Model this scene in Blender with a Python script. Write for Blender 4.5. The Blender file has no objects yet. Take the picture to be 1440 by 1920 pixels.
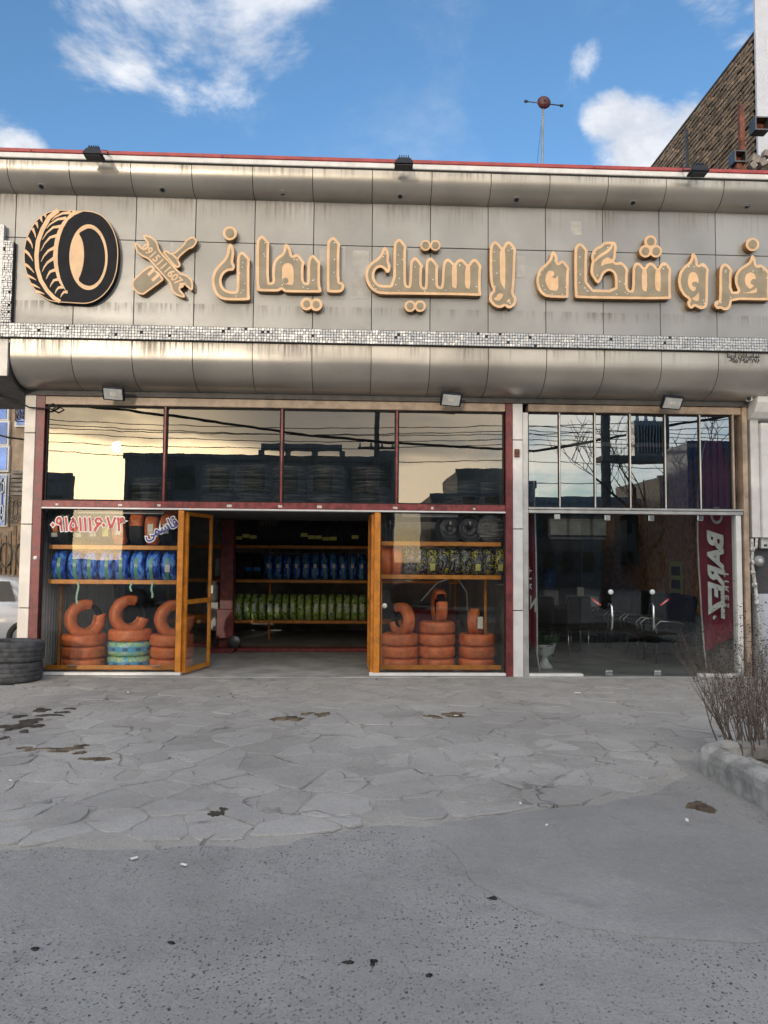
import bpy, bmesh, math, random
import numpy as np
from mathutils import Vector, Matrix
from mathutils.geometry import tessellate_polygon

random.seed(7)
SC = bpy.context.scene
COL = SC.collection
R = math.radians

# ------------------------------------------------------------------ camera
F_PX, CX, CY = 1442.0, 720.0, 960.0            # photograph is 1440 x 1920
YAW, PITCH, ROLL = R(2.4068), R(3.5179), R(0.46666)
CAM = Vector((0, -10.6658, 1.62))
_f = Vector((math.sin(YAW) * math.cos(PITCH), math.cos(YAW) * math.cos(PITCH), math.sin(PITCH)))
_r = Vector((math.cos(YAW), -math.sin(YAW), 0)); _u = _r.cross(_f)
AX = _r * math.cos(ROLL) + _u * math.sin(ROLL)
AY = -_r * math.sin(ROLL) + _u * math.cos(ROLL)
cam = bpy.data.cameras.new('camera'); camo = bpy.data.objects.new('camera', cam); COL.objects.link(camo)
camo.matrix_world = Matrix(((AX.x, AY.x, -_f.x, CAM.x), (AX.y, AY.y, -_f.y, CAM.y), (AX.z, AY.z, -_f.z, CAM.z), (0, 0, 0, 1)))
cam.sensor_fit = 'VERTICAL'; cam.sensor_height = 24.0; cam.lens = 24.0 * F_PX / 1920.0
cam.clip_start = 0.05; cam.clip_end = 3000
SC.camera = camo


def ray(x, y):
    return _f + AX * ((x - CX) / F_PX) - AY * ((y - CY) / F_PX)


def at(x, y, Y):                                # point of the photo's pixel on the upright plane at depth Y
    v = ray(x, y); return CAM + v * ((Y - CAM.y) / v.y)


def gd(x, y, z=0.0):                            # point of the photo's pixel on the ground
    v = ray(x, y); return CAM + v * ((z - CAM.z) / v.z)


def mir(x, y, Y):                               # a thing seen mirrored in the shop window, standing Y in front of it
    p = at(x, y, Y); return Vector((p.x, -p.y, p.z))


# ------------------------------------------------------------------ world, sun, exposure
SUNV = ray(215, 838); SUNV = Vector((SUNV.x, -SUNV.y, SUNV.z)).normalized()
SUN_EL = math.asin(SUNV.z); SUN_ROT = math.atan2(SUNV.x, SUNV.y)
W = bpy.data.worlds.new('World'); SC.world = W; W.use_nodes = True
nt = W.node_tree; nt.nodes.clear()


class NT:
    """tiny helper for node trees"""
    def __init__(s, tree): s.t = tree

    def n(s, typ, **kw):
        nd = s.t.nodes.new('ShaderNode' + typ)
        ins = kw.pop('ins', {})
        for k, v in kw.items(): setattr(nd, k, v)
        for k, v in ins.items():
            if hasattr(v, 'links') or isinstance(v, bpy.types.NodeSocket): s.t.links.new(v, nd.inputs[k])
            else: nd.inputs[k].default_value = v
        return nd

    def m(s, op, a, b=0.0, c=None, clamp=False):
        nd = s.t.nodes.new('ShaderNodeMath'); nd.operation = op; nd.use_clamp = clamp
        for i, v in enumerate((a, b, c)):
            if v is None: continue
            if isinstance(v, bpy.types.NodeSocket): s.t.links.new(v, nd.inputs[i])
            else: nd.inputs[i].default_value = v
        return nd.outputs[0]

    def v(s, op, a, b=(0, 0, 0), out=0):
        nd = s.t.nodes.new('ShaderNodeVectorMath'); nd.operation = op
        for i, q in enumerate((a, b)):
            if isinstance(q, bpy.types.NodeSocket): s.t.links.new(q, nd.inputs[i])
            else: nd.inputs[i].default_value = q
        return nd.outputs[out]

    def mix(s, fac, a, b, blend='MIX'):
        nd = s.t.nodes.new('ShaderNodeMix'); nd.data_type = 'RGBA'; nd.blend_type = blend
        for i, q in ((0, fac), (6, a), (7, b)):
            if isinstance(q, bpy.types.NodeSocket): s.t.links.new(q, nd.inputs[i])
            elif i == 0: nd.inputs[0].default_value = q
            else: nd.inputs[i].default_value = (*q, 1) if len(q) == 3 else q
        return nd.outputs[2]

    def step(s, val, lo, hi):
        nd = s.t.nodes.new('ShaderNodeMapRange'); nd.interpolation_type = 'SMOOTHSTEP'
        s.t.links.new(val, nd.inputs[0]); nd.inputs[1].default_value = lo; nd.inputs[2].default_value = hi
        return nd.outputs[0]

    def noise(s, vec, scale, detail=4, rough=.55, dist=0.0):
        nd = s.t.nodes.new('ShaderNodeTexNoise')
        if vec is not None: s.t.links.new(vec, nd.inputs['Vector'])
        nd.inputs['Scale'].default_value = scale; nd.inputs['Detail'].default_value = detail
        nd.inputs['Roughness'].default_value = rough; nd.inputs['Distortion'].default_value = dist
        return nd.outputs[0]


w = NT(nt)
sky = w.n('TexSky', sky_type='NISHITA', sun_disc=False, sun_elevation=SUN_EL, sun_rotation=SUN_ROT,
          altitude=900.0, air_density=1.0, dust_density=1.4, ozone_density=2.5)
dirv = w.v('NORMALIZE', w.n('TexCoord').outputs['Generated'])
sep = w.n('SeparateXYZ', ins={0: dirv})
zz = w.m('ADD', w.m('MAXIMUM', sep.outputs[2], 0.0), 0.22)
flat = w.n('CombineXYZ', ins={0: w.m('DIVIDE', sep.outputs[0], zz), 1: w.m('DIVIDE', sep.outputs[1], zz), 2: sep.outputs[2]}).outputs[0]
dens = w.noise(flat, 2.4, 7, .62, .25)
# broken cloud that thickens from the clear front of the sky, over the zenith, to the evening side; added overhead, out of view, to light the ground
cover = w.step(w.v('DOT_PRODUCT', dirv, tuple(Vector((-.15, -.74, .66)).normalized()), out=1), .05, .85)
cloud = w.m('MULTIPLY', w.step(w.m('ADD', dens, w.m('MULTIPLY', cover, .22)), .50, .78), w.m('ADD', .32, w.m('MULTIPLY', cover, .60)))
for (px_, py_, rad, amp) in ((1225, 272, .080, .30), (1155, 225, .045, .26), (1280, 235, .06, .27), (270, -5, .13, .21), (450, -20, .12, .19), (35, 282, .045, .27), (1390, 0, .09, .24), (1095, 112, .03, .18)):
    c = ray(px_, py_).normalized()
    dd = w.v('DISTANCE', dirv, tuple(c), out=1)
    bl = w.m('MULTIPLY', w.m('SUBTRACT', 1.0, w.step(dd, 0.0, rad * 1.5)), amp)
    cloud = w.m('MAXIMUM', cloud, w.m('MULTIPLY', w.step(w.m('ADD', dens, bl), .60, .755), min(1.0, .45 + amp * 2.2)))
# the evening cloud bank over the sun side of the sky (seen mirrored in the windows)
sdot = w.v('DOT_PRODUCT', dirv, tuple(Vector((SUNV.x, SUNV.y, 0)).normalized()), out=1)
side = w.step(sdot, .80, .97)
low = w.n('CombineXYZ', ins={0: w.m('MULTIPLY', sep.outputs[0], 1.0), 1: w.m('MULTIPLY', sep.outputs[1], 1.0), 2: w.m('MULTIPLY', sep.outputs[2], 5.0)}).outputs[0]
nb = w.noise(low, 2.1, 4, .55, .2)
edge = w.m('ADD', sep.outputs[2], w.m('MULTIPLY', w.m('SUBTRACT', nb, .5), .20))
bank = w.m('MULTIPLY', w.m('MULTIPLY', w.step(edge, .128, .162), w.m('SUBTRACT', 1.0, w.step(sep.outputs[2], .32, .62))), side)
skc = w.n('HueSaturation', ins={'Saturation': 1.06, 'Value': 1.10, 'Color': sky.outputs[0]}).outputs[0]
warm = w.step(w.v('DOT_PRODUCT', dirv, tuple(SUNV), out=1), .72, 1.0)
fluff = w.noise(flat, 6.5, 5, .62, .3)
front = w.mix(w.step(fluff, .30, .68), (2.7, 2.85, 3.15), (4.3, 4.3, 4.35))
ccol = w.mix(warm, w.mix(cover, front, (8.4, 8.3, 8.2)), (15, 12.0, 8.4))  # unseen overhead cloud made brighter than the front cloud to light the ground
skc = w.mix(w.m('MULTIPLY', cloud, .93), skc, ccol)
skc = w.mix(w.m('MULTIPLY', bank, .92), skc, w.mix(nb, (1.5, 1.5, 1.55), (4.6, 4.3, 3.9)))
glow = w.m('POWER', w.step(w.v('DOT_PRODUCT', dirv, tuple(SUNV), out=1), .965, 1.0), 4.0)
skc = w.mix(w.m('MULTIPLY', glow, w.m('SUBTRACT', 1.0, w.m('MULTIPLY', bank, .8))), skc, (34, 27, 17))
W.cycles.sampling_method = 'MANUAL'; W.cycles.sample_map_resolution = 512
bg = w.n('Background', ins={'Color': skc, 'Strength': 0.13})
wo = w.n('OutputWorld', ins={'Surface': bg.outputs[0]})

sl = bpy.data.lights.new('sun', 'SUN'); sl.energy = 0.6; sl.angle = R(0.7); sl.color = (1.0, .87, .72)
so = bpy.data.objects.new('sun', sl); COL.objects.link(so); so.location = (-6, -14, 12)
so.rotation_euler = SUNV.to_track_quat('Z', 'Y').to_euler()
SC.view_settings.view_transform = 'Standard'; SC.view_settings.look = 'None'
SC.view_settings.gamma = 1.0; SC.view_settings.use_curve_mapping = False
SC.view_settings.exposure = 1.0
SC.render.engine = 'CYCLES'
SC.cycles.max_bounces = 6; SC.cycles.diffuse_bounces = 3; SC.cycles.transparent_max_bounces = 16; SC.cycles.glossy_bounces = 3
SC.cycles.caustics_reflective = False; SC.cycles.caustics_refractive = False
SC.cycles.use_denoising = True; SC.cycles.use_adaptive_sampling = True; SC.cycles.adaptive_threshold = .02


# ------------------------------------------------------------------ materials
def mat(name, col, rough=.6, metal=0.0, var=.12, scale=6.0, bump=0.0, bscale=60.0, spec=.5, coat=0.0, rnd=0.0, obj=False):
    m = bpy.data.materials.new(name); m.use_nodes = True
    t = NT(m.node_tree); p = m.node_tree.nodes['Principled BSDF']
    pos = t.n('TexCoord').outputs['Object'] if obj else t.n('NewGeometry').outputs['Position']
    a = t.noise(pos, scale, 6, .6)
    lo = tuple(max(0, c * (1 - var * 1.6)) for c in col); hi = tuple(min(1, c * (1 + var * 1.2)) for c in col)
    c = t.mix(t.step(a, .3, .7), lo, hi)
    if rnd:
        ri = t.n('ObjectInfo').outputs['Random']
        k = t.m('ADD', 1 - rnd, t.m('MULTIPLY', ri, 2 * rnd))
        c = t.mix(1.0, c, t.n('CombineColor', ins={0: k, 1: k, 2: k}).outputs[0], 'MULTIPLY')
    t.t.links.new(c, p.inputs['Base Color'])
    t.t.links.new(t.m('ADD', rough - .08, t.m('MULTIPLY', a, .16), clamp=True), p.inputs['Roughness'])
    p.inputs['Metallic'].default_value = metal; p.inputs['Specular IOR Level'].default_value = spec
    p.inputs['Coat Weight'].default_value = coat
    if bump:
        b = t.n('Bump', ins={'Strength': bump, 'Distance': .02, 'Height': t.noise(pos, bscale, 5, .6)})
        t.t.links.new(b.outputs[0], p.inputs['Normal'])
    return m


def glass(name, refl, tint, warm=(1, 1, 1)):
    m = bpy.data.materials.new(name); m.use_nodes = True; m.node_tree.nodes.clear(); t = NT(m.node_tree)
    pos = t.n('NewGeometry').outputs['Position']
    b = t.n('Bump', ins={'Strength': .012, 'Distance': .05, 'Height': t.noise(pos, 1.6, 2, .5)})
    tr = t.n('BsdfTransparent', ins={'Color': (*tint, 1)})
    gl = t.n('BsdfGlossy', ins={'Color': (*warm, 1), 'Roughness': 0.0, 'Normal': b.outputs[0]})
    lw = t.n('LayerWeight', ins={'Blend': .25}).outputs['Fresnel']
    dirt = t.step(t.noise(pos, 7, 6, .6), .45, .8)
    fac = t.m('ADD', refl, t.m('MULTIPLY', lw, .5), clamp=True)
    mx = t.n('MixShader', ins={0: fac, 1: tr.outputs[0], 2: gl.outputs[0]})
    df = t.n('BsdfDiffuse', ins={'Color': (.34, .33, .31, 1)})
    mx2 = t.n('MixShader', ins={0: t.m('ADD', .004, t.m('MULTIPLY', dirt, .012)), 1: mx.outputs[0], 2: df.outputs[0]})
    t.n('OutputMaterial', ins={'Surface': mx2.outputs[0]})
    return m


def panel_mat(name, col, rough, metal, zs):
    """aluminium cladding with rain-streak dirt hanging from the edges at heights zs"""
    m = bpy.data.materials.new(name); m.use_nodes = True
    t = NT(m.node_tree); p = m.node_tree.nodes['Principled BSDF']
    pos = t.n('NewGeometry').outputs['Position']; s = t.n('SeparateXYZ', ins={0: pos})
    big = t.noise(pos, 1.3, 4, .5)
    ri = t.m('ADD', .93, t.m('MULTIPLY', t.n('ObjectInfo').outputs['Random'], .14))
    c = t.mix(t.step(big, .3, .7), tuple(k * .86 for k in col), tuple(min(1, k * 1.10) for k in col))
    c = t.mix(1.0, c, t.n('CombineColor', ins={0: ri, 1: ri, 2: ri}).outputs[0], 'MULTIPLY')
    bpn = t.n('Bump', ins={'Strength': .10, 'Distance': .05, 'Height': t.noise(pos, 2.6, 2, .5)})
    t.t.links.new(bpn.outputs[0], p.inputs['Normal'])
    sv = t.n('CombineXYZ', ins={0: t.m('MULTIPLY', s.outputs[0], 26.0), 1: 0.0, 2: t.m('MULTIPLY', s.outputs[2], 1.1)}).outputs[0]
    st = t.noise(sv, 1.0, 5, .65)
    pat = t.noise(t.n('CombineXYZ', ins={0: t.m('MULTIPLY', s.outputs[0], 1.6), 1: 0.0, 2: s.outputs[2]}).outputs[0], 1.0, 3, .5)
    tot = None
    for z0, ln in zs:
        dz = t.m('SUBTRACT', z0, s.outputs[2])
        fall = t.m('MULTIPLY', t.step(dz, -.005, .01), t.m('SUBTRACT', 1.0, t.step(dz, 0.0, ln)))
        k = t.m('MULTIPLY', fall, t.step(t.m('ADD', t.m('MULTIPLY', st, .7), t.m('MULTIPLY', pat, .5)), .54, .80))
        tot = k if tot is None else t.m('MAXIMUM', tot, k)
    c = t.mix(t.m('MULTIPLY', tot, .75), c, (.10, .075, .05))
    fine = t.step(t.noise(sv, 2.3, 4, .6), .52, .85)
    c = t.mix(t.m('MULTIPLY', fine, .07), c, (.22, .19, .15))
    t.t.links.new(c, p.inputs['Base Color'])
    t.t.links.new(t.m('ADD', rough, t.m('ADD', t.m('MULTIPLY', tot, .25), t.m('MULTIPLY', fine, .02))), p.inputs['Roughness'])
    t.t.links.new(t.m('MULTIPLY', metal, t.m('SUBTRACT', 1.0, t.m('MULTIPLY', tot, .7))), p.inputs['Metallic'])
    return m


def ground_mat(name, col, kind):
    m = bpy.data.materials.new(name); m.use_nodes = True
    t = NT(m.node_tree); p = m.node_tree.nodes['Principled BSDF']
    pos = t.n('NewGeometry').outputs['Position']
    a = t.noise(pos, .55, 6, .6, .4); b = t.noise(pos, 3.2, 5, .65, .2); g = t.noise(pos, 70, 4, .7)
    c = t.mix(t.step(a, .32, .68), tuple(k * .80 for k in col), tuple(k * 1.12 for k in col))
    c = t.mix(t.m('MULTIPLY', t.step(b, .50, .78), .42), c, tuple(k * .58 for k in col))
    c = t.mix(t.m('MULTIPLY', t.step(g, .38, .70), .42), c, tuple(k * .62 for k in col))
    sm_ = t.noise(pos, 1.1, 5, .7, 1.2)
    c = t.mix(t.m('MULTIPLY', t.step(sm_, .56, .74), .38), c, tuple(k * q for k, q in zip(col, (.60, .57, .53))))
    c = t.mix(t.m('MULTIPLY', t.step(t.noise(pos, 22, 5, .65, .5), .52, .72), .30), c, tuple(min(1, k * 1.25) for k in col))
    cv = t.n('TexVoronoi', feature='DISTANCE_TO_EDGE', ins={'Vector': t.v('ADD', pos, t.v('MULTIPLY', t.n('TexNoise', ins={'Vector': pos, 'Scale': 3.0, 'Detail': 4.0}).outputs['Color'], (.5, .5, 0))), 'Scale': 1.15})
    crk = t.m('MULTIPLY', t.m('SUBTRACT', 1.0, t.step(cv.outputs[0], .004, .016)), t.step(t.noise(pos, 1.9, 3, .5), .46, .60))
    c = t.mix(t.m('MULTIPLY', crk, .0 if kind in ('aggregate', 'smooth') else .62), c, tuple(k * .30 for k in col))
    h = t.m('SUBTRACT', t.m('ADD', t.m('MULTIPLY', b, .9), t.m('MULTIPLY', g, .25)), t.m('MULTIPLY', crk, 0.0 if kind in ('aggregate', 'smooth') else .3))
    if kind == 'aggregate':
        for sc_, th, dk in ((26, .20, .9), (46, .25, .75), (75, .28, .6), (13, .10, .9)):
            wp = t.v('ADD', pos, t.n('CombineXYZ', ins={0: t.m('MULTIPLY', g, .012), 1: t.m('MULTIPLY', g, .03), 2: 0.0}).outputs[0])
            vo = t.n('TexVoronoi', ins={'Vector': wp, 'Scale': float(sc_), 'Randomness': 1.0})
            keep = t.step(t.n('SeparateColor', ins={0: vo.outputs['Color']}).outputs[0], .50, .54)
            sp = t.m('MULTIPLY', t.m('SUBTRACT', 1.0, t.step(vo.outputs['Distance'], th * .6, th)), keep)
            sp = t.m('MULTIPLY', sp, t.m('ADD', .35, t.m('MULTIPLY', t.step(t.noise(pos, 1.1, 3, .5), .36, .60), .65)))
            c = t.mix(t.m('MULTIPLY', sp, dk), c, (.045, .045, .055)); h = t.m('SUBTRACT', h, t.m('MULTIPLY', sp, .25))
    if kind == 'stone':
        ri = t.n('ObjectInfo').outputs['Random']
        k = t.m('ADD', .84, t.m('MULTIPLY', ri, .24))
        c = t.mix(1.0, c, t.n('CombineColor', ins={0: k, 1: k, 2: t.m('MULTIPLY', k, 1.015)}).outputs[0], 'MULTIPLY')
        s = t.n('SeparateXYZ', ins={0: pos})
        dust = t.m('MULTIPLY', t.step(t.m('ADD', s.outputs[1], t.m('MULTIPLY', a, 1.6)), -3.6, .6), .8)   # trodden earth lies on the slabs by the shop
        c = t.mix(dust, c, t.mix(t.step(b, .35, .75), (.38, .36, .335), (.27, .255, .235)))
    t.t.links.new(c, p.inputs['Base Color']); p.inputs['Roughness'].default_value = .88
    p.inputs['Specular IOR Level'].default_value = .25
    bp = t.n('Bump', ins={'Strength': .8, 'Distance': .04, 'Height': h}); t.t.links.new(bp.outputs[0], p.inputs['Normal'])
    return m


def film_mat(name, cols, scale, rough=.22, stretch=(1, 1, 1), bump=.35):
    """printed or clear plastic wrapping film: patches of cols, crinkled and glossy"""
    m = bpy.data.materials.new(name); m.use_nodes = True
    t = NT(m.node_tree); p = m.node_tree.nodes['Principled BSDF']
    tc = t.n('TexCoord').outputs['Object']
    rv = t.n('ObjectInfo').outputs['Random']
    pos = t.v('ADD', t.v('MULTIPLY', tc, stretch), t.n('CombineXYZ', ins={0: t.m('MULTIPLY', rv, 9.0), 1: 0.0, 2: 0.0}).outputs[0])
    a = t.noise(pos, scale, 3, .5, .6)
    cr = t.n('ValToRGB', ins={0: a}); r_ = cr.color_ramp; r_.interpolation = 'CONSTANT' if len(cols) > 3 else 'LINEAR'
    while len(r_.elements) < len(cols): r_.elements.new(.5)
    for i, (ps, c) in enumerate(cols): r_.elements[i].position = ps; r_.elements[i].color = (*c, 1)
    t.t.links.new(cr.outputs[0], p.inputs['Base Color'])
    p.inputs['Roughness'].default_value = rough; p.inputs['Coat Weight'].default_value = .35
    b = t.n('Bump', ins={'Strength': bump, 'Distance': .03, 'Height': t.noise(t.v('MULTIPLY', tc, (9, 9, 16)), 1.6, 4, .55, .8)})
    t.t.links.new(b.outputs[0], p.inputs['Normal'])
    return m


M = dict(
    fascia=panel_mat('fascia_aluminium', (.28, .278, .27), .34, .30, ((6.41, .42), (4.97, .20))),
    curve=panel_mat('curved_aluminium', (.42, .395, .355), .36, .62, ((4.46, .30), (6.72, .18))),
    joint=mat('dark_joint', (.02, .02, .02), .9), white_band=mat('white_flashing', (.68, .67, .65), .45, var=.08),
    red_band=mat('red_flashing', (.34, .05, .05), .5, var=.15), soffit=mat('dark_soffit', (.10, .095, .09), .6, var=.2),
    mosaic=mat('mirror_mosaic', (.47, .48, .49), .35, .35, var=.30, scale=55), mosaic_bed=mat('mosaic_bed', (.03, .03, .03), .8),
    cream=mat('cream_cladding', (.76, .70, .63), .5, var=.07, scale=3), maroon=mat('maroon_paint', (.17, .032, .034), .42, var=.25, scale=9, bump=.05),
    maroon_beam=mat('worn_red_paint', (.23, .045, .045), .45, var=.3, scale=14, bump=.08),
    orange=mat('orange_frame_paint', (.60, .22, .025), .42, var=.16, scale=9), alu=mat('grey_aluminium', (.52, .52, .51), .36, .6, var=.1),
    white=mat('white_paint', (.76, .75, .73), .5, var=.06), plaster=mat('white_plaster', (.70, .69, .68), .75, var=.06, bump=.06),
    tan_beam=mat('tan_steel_box', (.44, .33, .24), .45, var=.18), gold=mat('gold_border', (.70, .45, .25), .42, var=.08),
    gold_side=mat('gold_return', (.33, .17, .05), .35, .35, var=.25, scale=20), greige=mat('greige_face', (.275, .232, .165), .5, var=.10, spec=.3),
    led=mat('clear_led', (.85, .85, .82), .12), black=mat('black_face', (.012, .013, .017), .55, var=.2, spec=.12),
    rubber=mat('black_rubber', (.022, .022, .024), .68, var=.3, scale=30, bump=.12, rnd=.15), rubber_old=mat('dusty_rubber', (.055, .056, .062), .8, var=.35, scale=14, bump=.2),
    wrap=mat('orange_wrap', (.62, .155, .045), .42, var=.18, scale=7, bump=.75, bscale=16, rnd=.08, obj=True),
    paper=mat('paper_label', (.68, .67, .60), .7, var=.2, scale=60), ylabel=mat('yellow_label', (.62, .60, .16), .6, var=.2, scale=80),
    ink=mat('dark_ink', (.03, .035, .04), .7), steel=mat('chrome', (.72, .72, .72), .18, .95, var=.05), dsteel=mat('dark_steel', (.10, .10, .105), .34, .6),
    wood=mat('brown_wood', (.58, .25, .085), .45, var=.35, scale=12), woodgap=mat('dark_wood', (.04, .018, .008), .6),
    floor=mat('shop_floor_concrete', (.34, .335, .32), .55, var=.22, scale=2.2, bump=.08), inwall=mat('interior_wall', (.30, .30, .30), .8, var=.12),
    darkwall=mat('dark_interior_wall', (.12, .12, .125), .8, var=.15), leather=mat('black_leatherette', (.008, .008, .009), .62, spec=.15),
    banner=mat('crimson_banner', (.24, .018, .035), .62, var=.1), bannerw=mat('banner_print', (.66, .67, .66), .6),
    rust=mat('rusty_steel', (.17, .055, .03), .7, var=.35, scale=12, bump=.2), grey=mat('grey_metal', (.28, .29, .30), .45, .3),
    kerb=mat('kerb_concrete', (.30, .295, .285), .9, var=.25, scale=5, bump=.5, bscale=35), soil=mat('planter_soil', (.07, .055, .04), .95, var=.4, scale=12, bump=.7, bscale=25),
    twig=mat('dry_twig', (.185, .145, .12), .85, var=.3, scale=9), leaf=mat('dead_leaf', (.085, .05, .035), .8), stuffgreen=mat('plant_leaf', (.035, .085, .03), .5, var=.3),
    mud=mat('wet_mud', (.045, .036, .028), .75, var=.4, scale=10, bump=.6, bscale=18), mud_dry=mat('brown_mud', (.12, .09, .06), .9, var=.4, scale=10, bump=.6, bscale=18),
    brick=mat('old_brick', (.23, .165, .115), .9, var=.28, scale=5, bump=.3, bscale=40, rnd=.30), mortar=mat('dark_mortar', (.07, .06, .05), .95),
    blueglass=mat('blue_mirror_glass', (.03, .095, .33), .15, .25, var=.2, scale=1.5), tanwall=mat('tan_render', (.36, .28, .21), .85, var=.15),
    iron=mat('wrought_iron', (.10, .09, .085), .55, .4), gate=mat('brown_gate', (.17, .105, .055), .55, var=.35, scale=10), greystone=mat('grey_stone_wall', (.22, .20, .18), .9, var=.25, bump=.3),
    dark_house=mat('weathered_grey_wall', (.30, .30, .305), .9, var=.2), house_pane=mat('dark_pane', (.02, .025, .03), .1),
    pole=mat('pole_concrete', (.16, .155, .15), .85, var=.2), cable=mat('black_cable', (.012, .012, .012), .6), bark=mat('tree_bark', (.06, .05, .042), .9, var=.3),
    bluesheet=mat('blue_sheet_metal', (.07, .085, .17), .5, var=.15), carwhite=mat('white_car_paint', (.60, .62, .66), .22, .05, var=.03, coat=.6),
    carsilver=mat('silver_car_paint', (.42, .43, .45), .25, .4, var=.04, coat=.6), carred=mat('dark_red_car_paint', (.16, .015, .02), .22, .1, var=.05, coat=.7),
    carglass=mat('car_glass', (.012, .014, .016), .06), taillamp=mat('red_lens', (.35, .01, .01), .15), disc=mat('maroon_dish', (.085, .018, .022), .5, var=.2),
    towerwall=mat('pale_blue_wall', (.52, .55, .62), .7, var=.04), lens=mat('lamp_glass', (.55, .56, .55), .15), lampbody=mat('lamp_body', (.014, .018, .028), .5, 0, spec=.25),
    meter=mat('grey_meter', (.30, .30, .31), .5, .3), pipe=mat('chipped_white_pipe', (.55, .54, .52), .6, var=.4, scale=25), recess=mat('grey_recess_wall', (.075, .075, .08), .85),
    red_print=mat('red_print', (.50, .05, .055), .5, var=.05), blue_print=mat('blue_print', (.06, .075, .26), .5, var=.05), white_print=mat('white_print', (.78, .78, .76), .5, var=.03),
    ribbon=mat('green_ribbon', (.10, .30, .19), .35), bluebottle=mat('blue_bottle', (.04, .14, .50), .15), frost=mat('white_plastic', (.66, .68, .68), .35),
    bluefilm=film_mat('blue_film', ((.32, (.004, .016, .10)), (.46, (.012, .08, .52)), (.62, (.12, .36, .92))), 7.0, .12, (1, 1, 2.2), 1.0),
    greenfilm=film_mat('green_film', ((.0, (.05, .16, .05)), (.40, (.34, .52, .06)), (.48, (.50, .62, .18)), (.55, (.08, .26, .10)), (.60, (.66, .72, .52))), 9.0, .2, (1, 1, 2)),
    bluegreen=film_mat('blue_yellow_film', ((.0, (.10, .36, .55)), (.42, (.42, .60, .10)), (.49, (.12, .42, .60)), (.55, (.60, .68, .25)), (.62, (.08, .30, .52))), 11.0, .25, (1, 1, 2.2)),
    foil=film_mat('foil_wrap', ((.0, (.012, .012, .012)), (.44, (.26, .26, .24)), (.50, (.02, .02, .02)), (.57, (.42, .38, .05)), (.64, (.05, .05, .05))), 8.0, .10, (1, 1, 1), 1.0),
    clearwrap=film_mat('clear_wrap_painted_glints', ((.36, (.04, .04, .043)), (.54, (.13, .133, .137)), (.68, (.30, .31, .32))), 3.0, .18, (1, 1, 14), .5),  # pale streaks paint the clear plastic's reflections into the colour
    ground=ground_mat('dusty_asphalt', (.305, .30, .297), 'aggregate'), patch=ground_mat('smooth_concrete_patch', (.305, .30, .296), 'smooth'),
    stone=ground_mat('paving_stone', (.38, .37, .357), 'stone'), bed=ground_mat('paving_bed', (.345, .333, .318), 'plain'),
    glass_up=glass('upper_mirror_glass', .165, (.50, .50, .48), (1.0, .95, .87)), glass_lo=glass('shop_glass', .05, (.90, .92, .91)),
    glass_off=glass('office_glass', .05, (.76, .80, .80)), glass_offup=glass('office_upper_glass', .26, (.45, .47, .50), (.90, .97, 1.0)),
)
M['stone_edge'] = M['stone']


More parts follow.
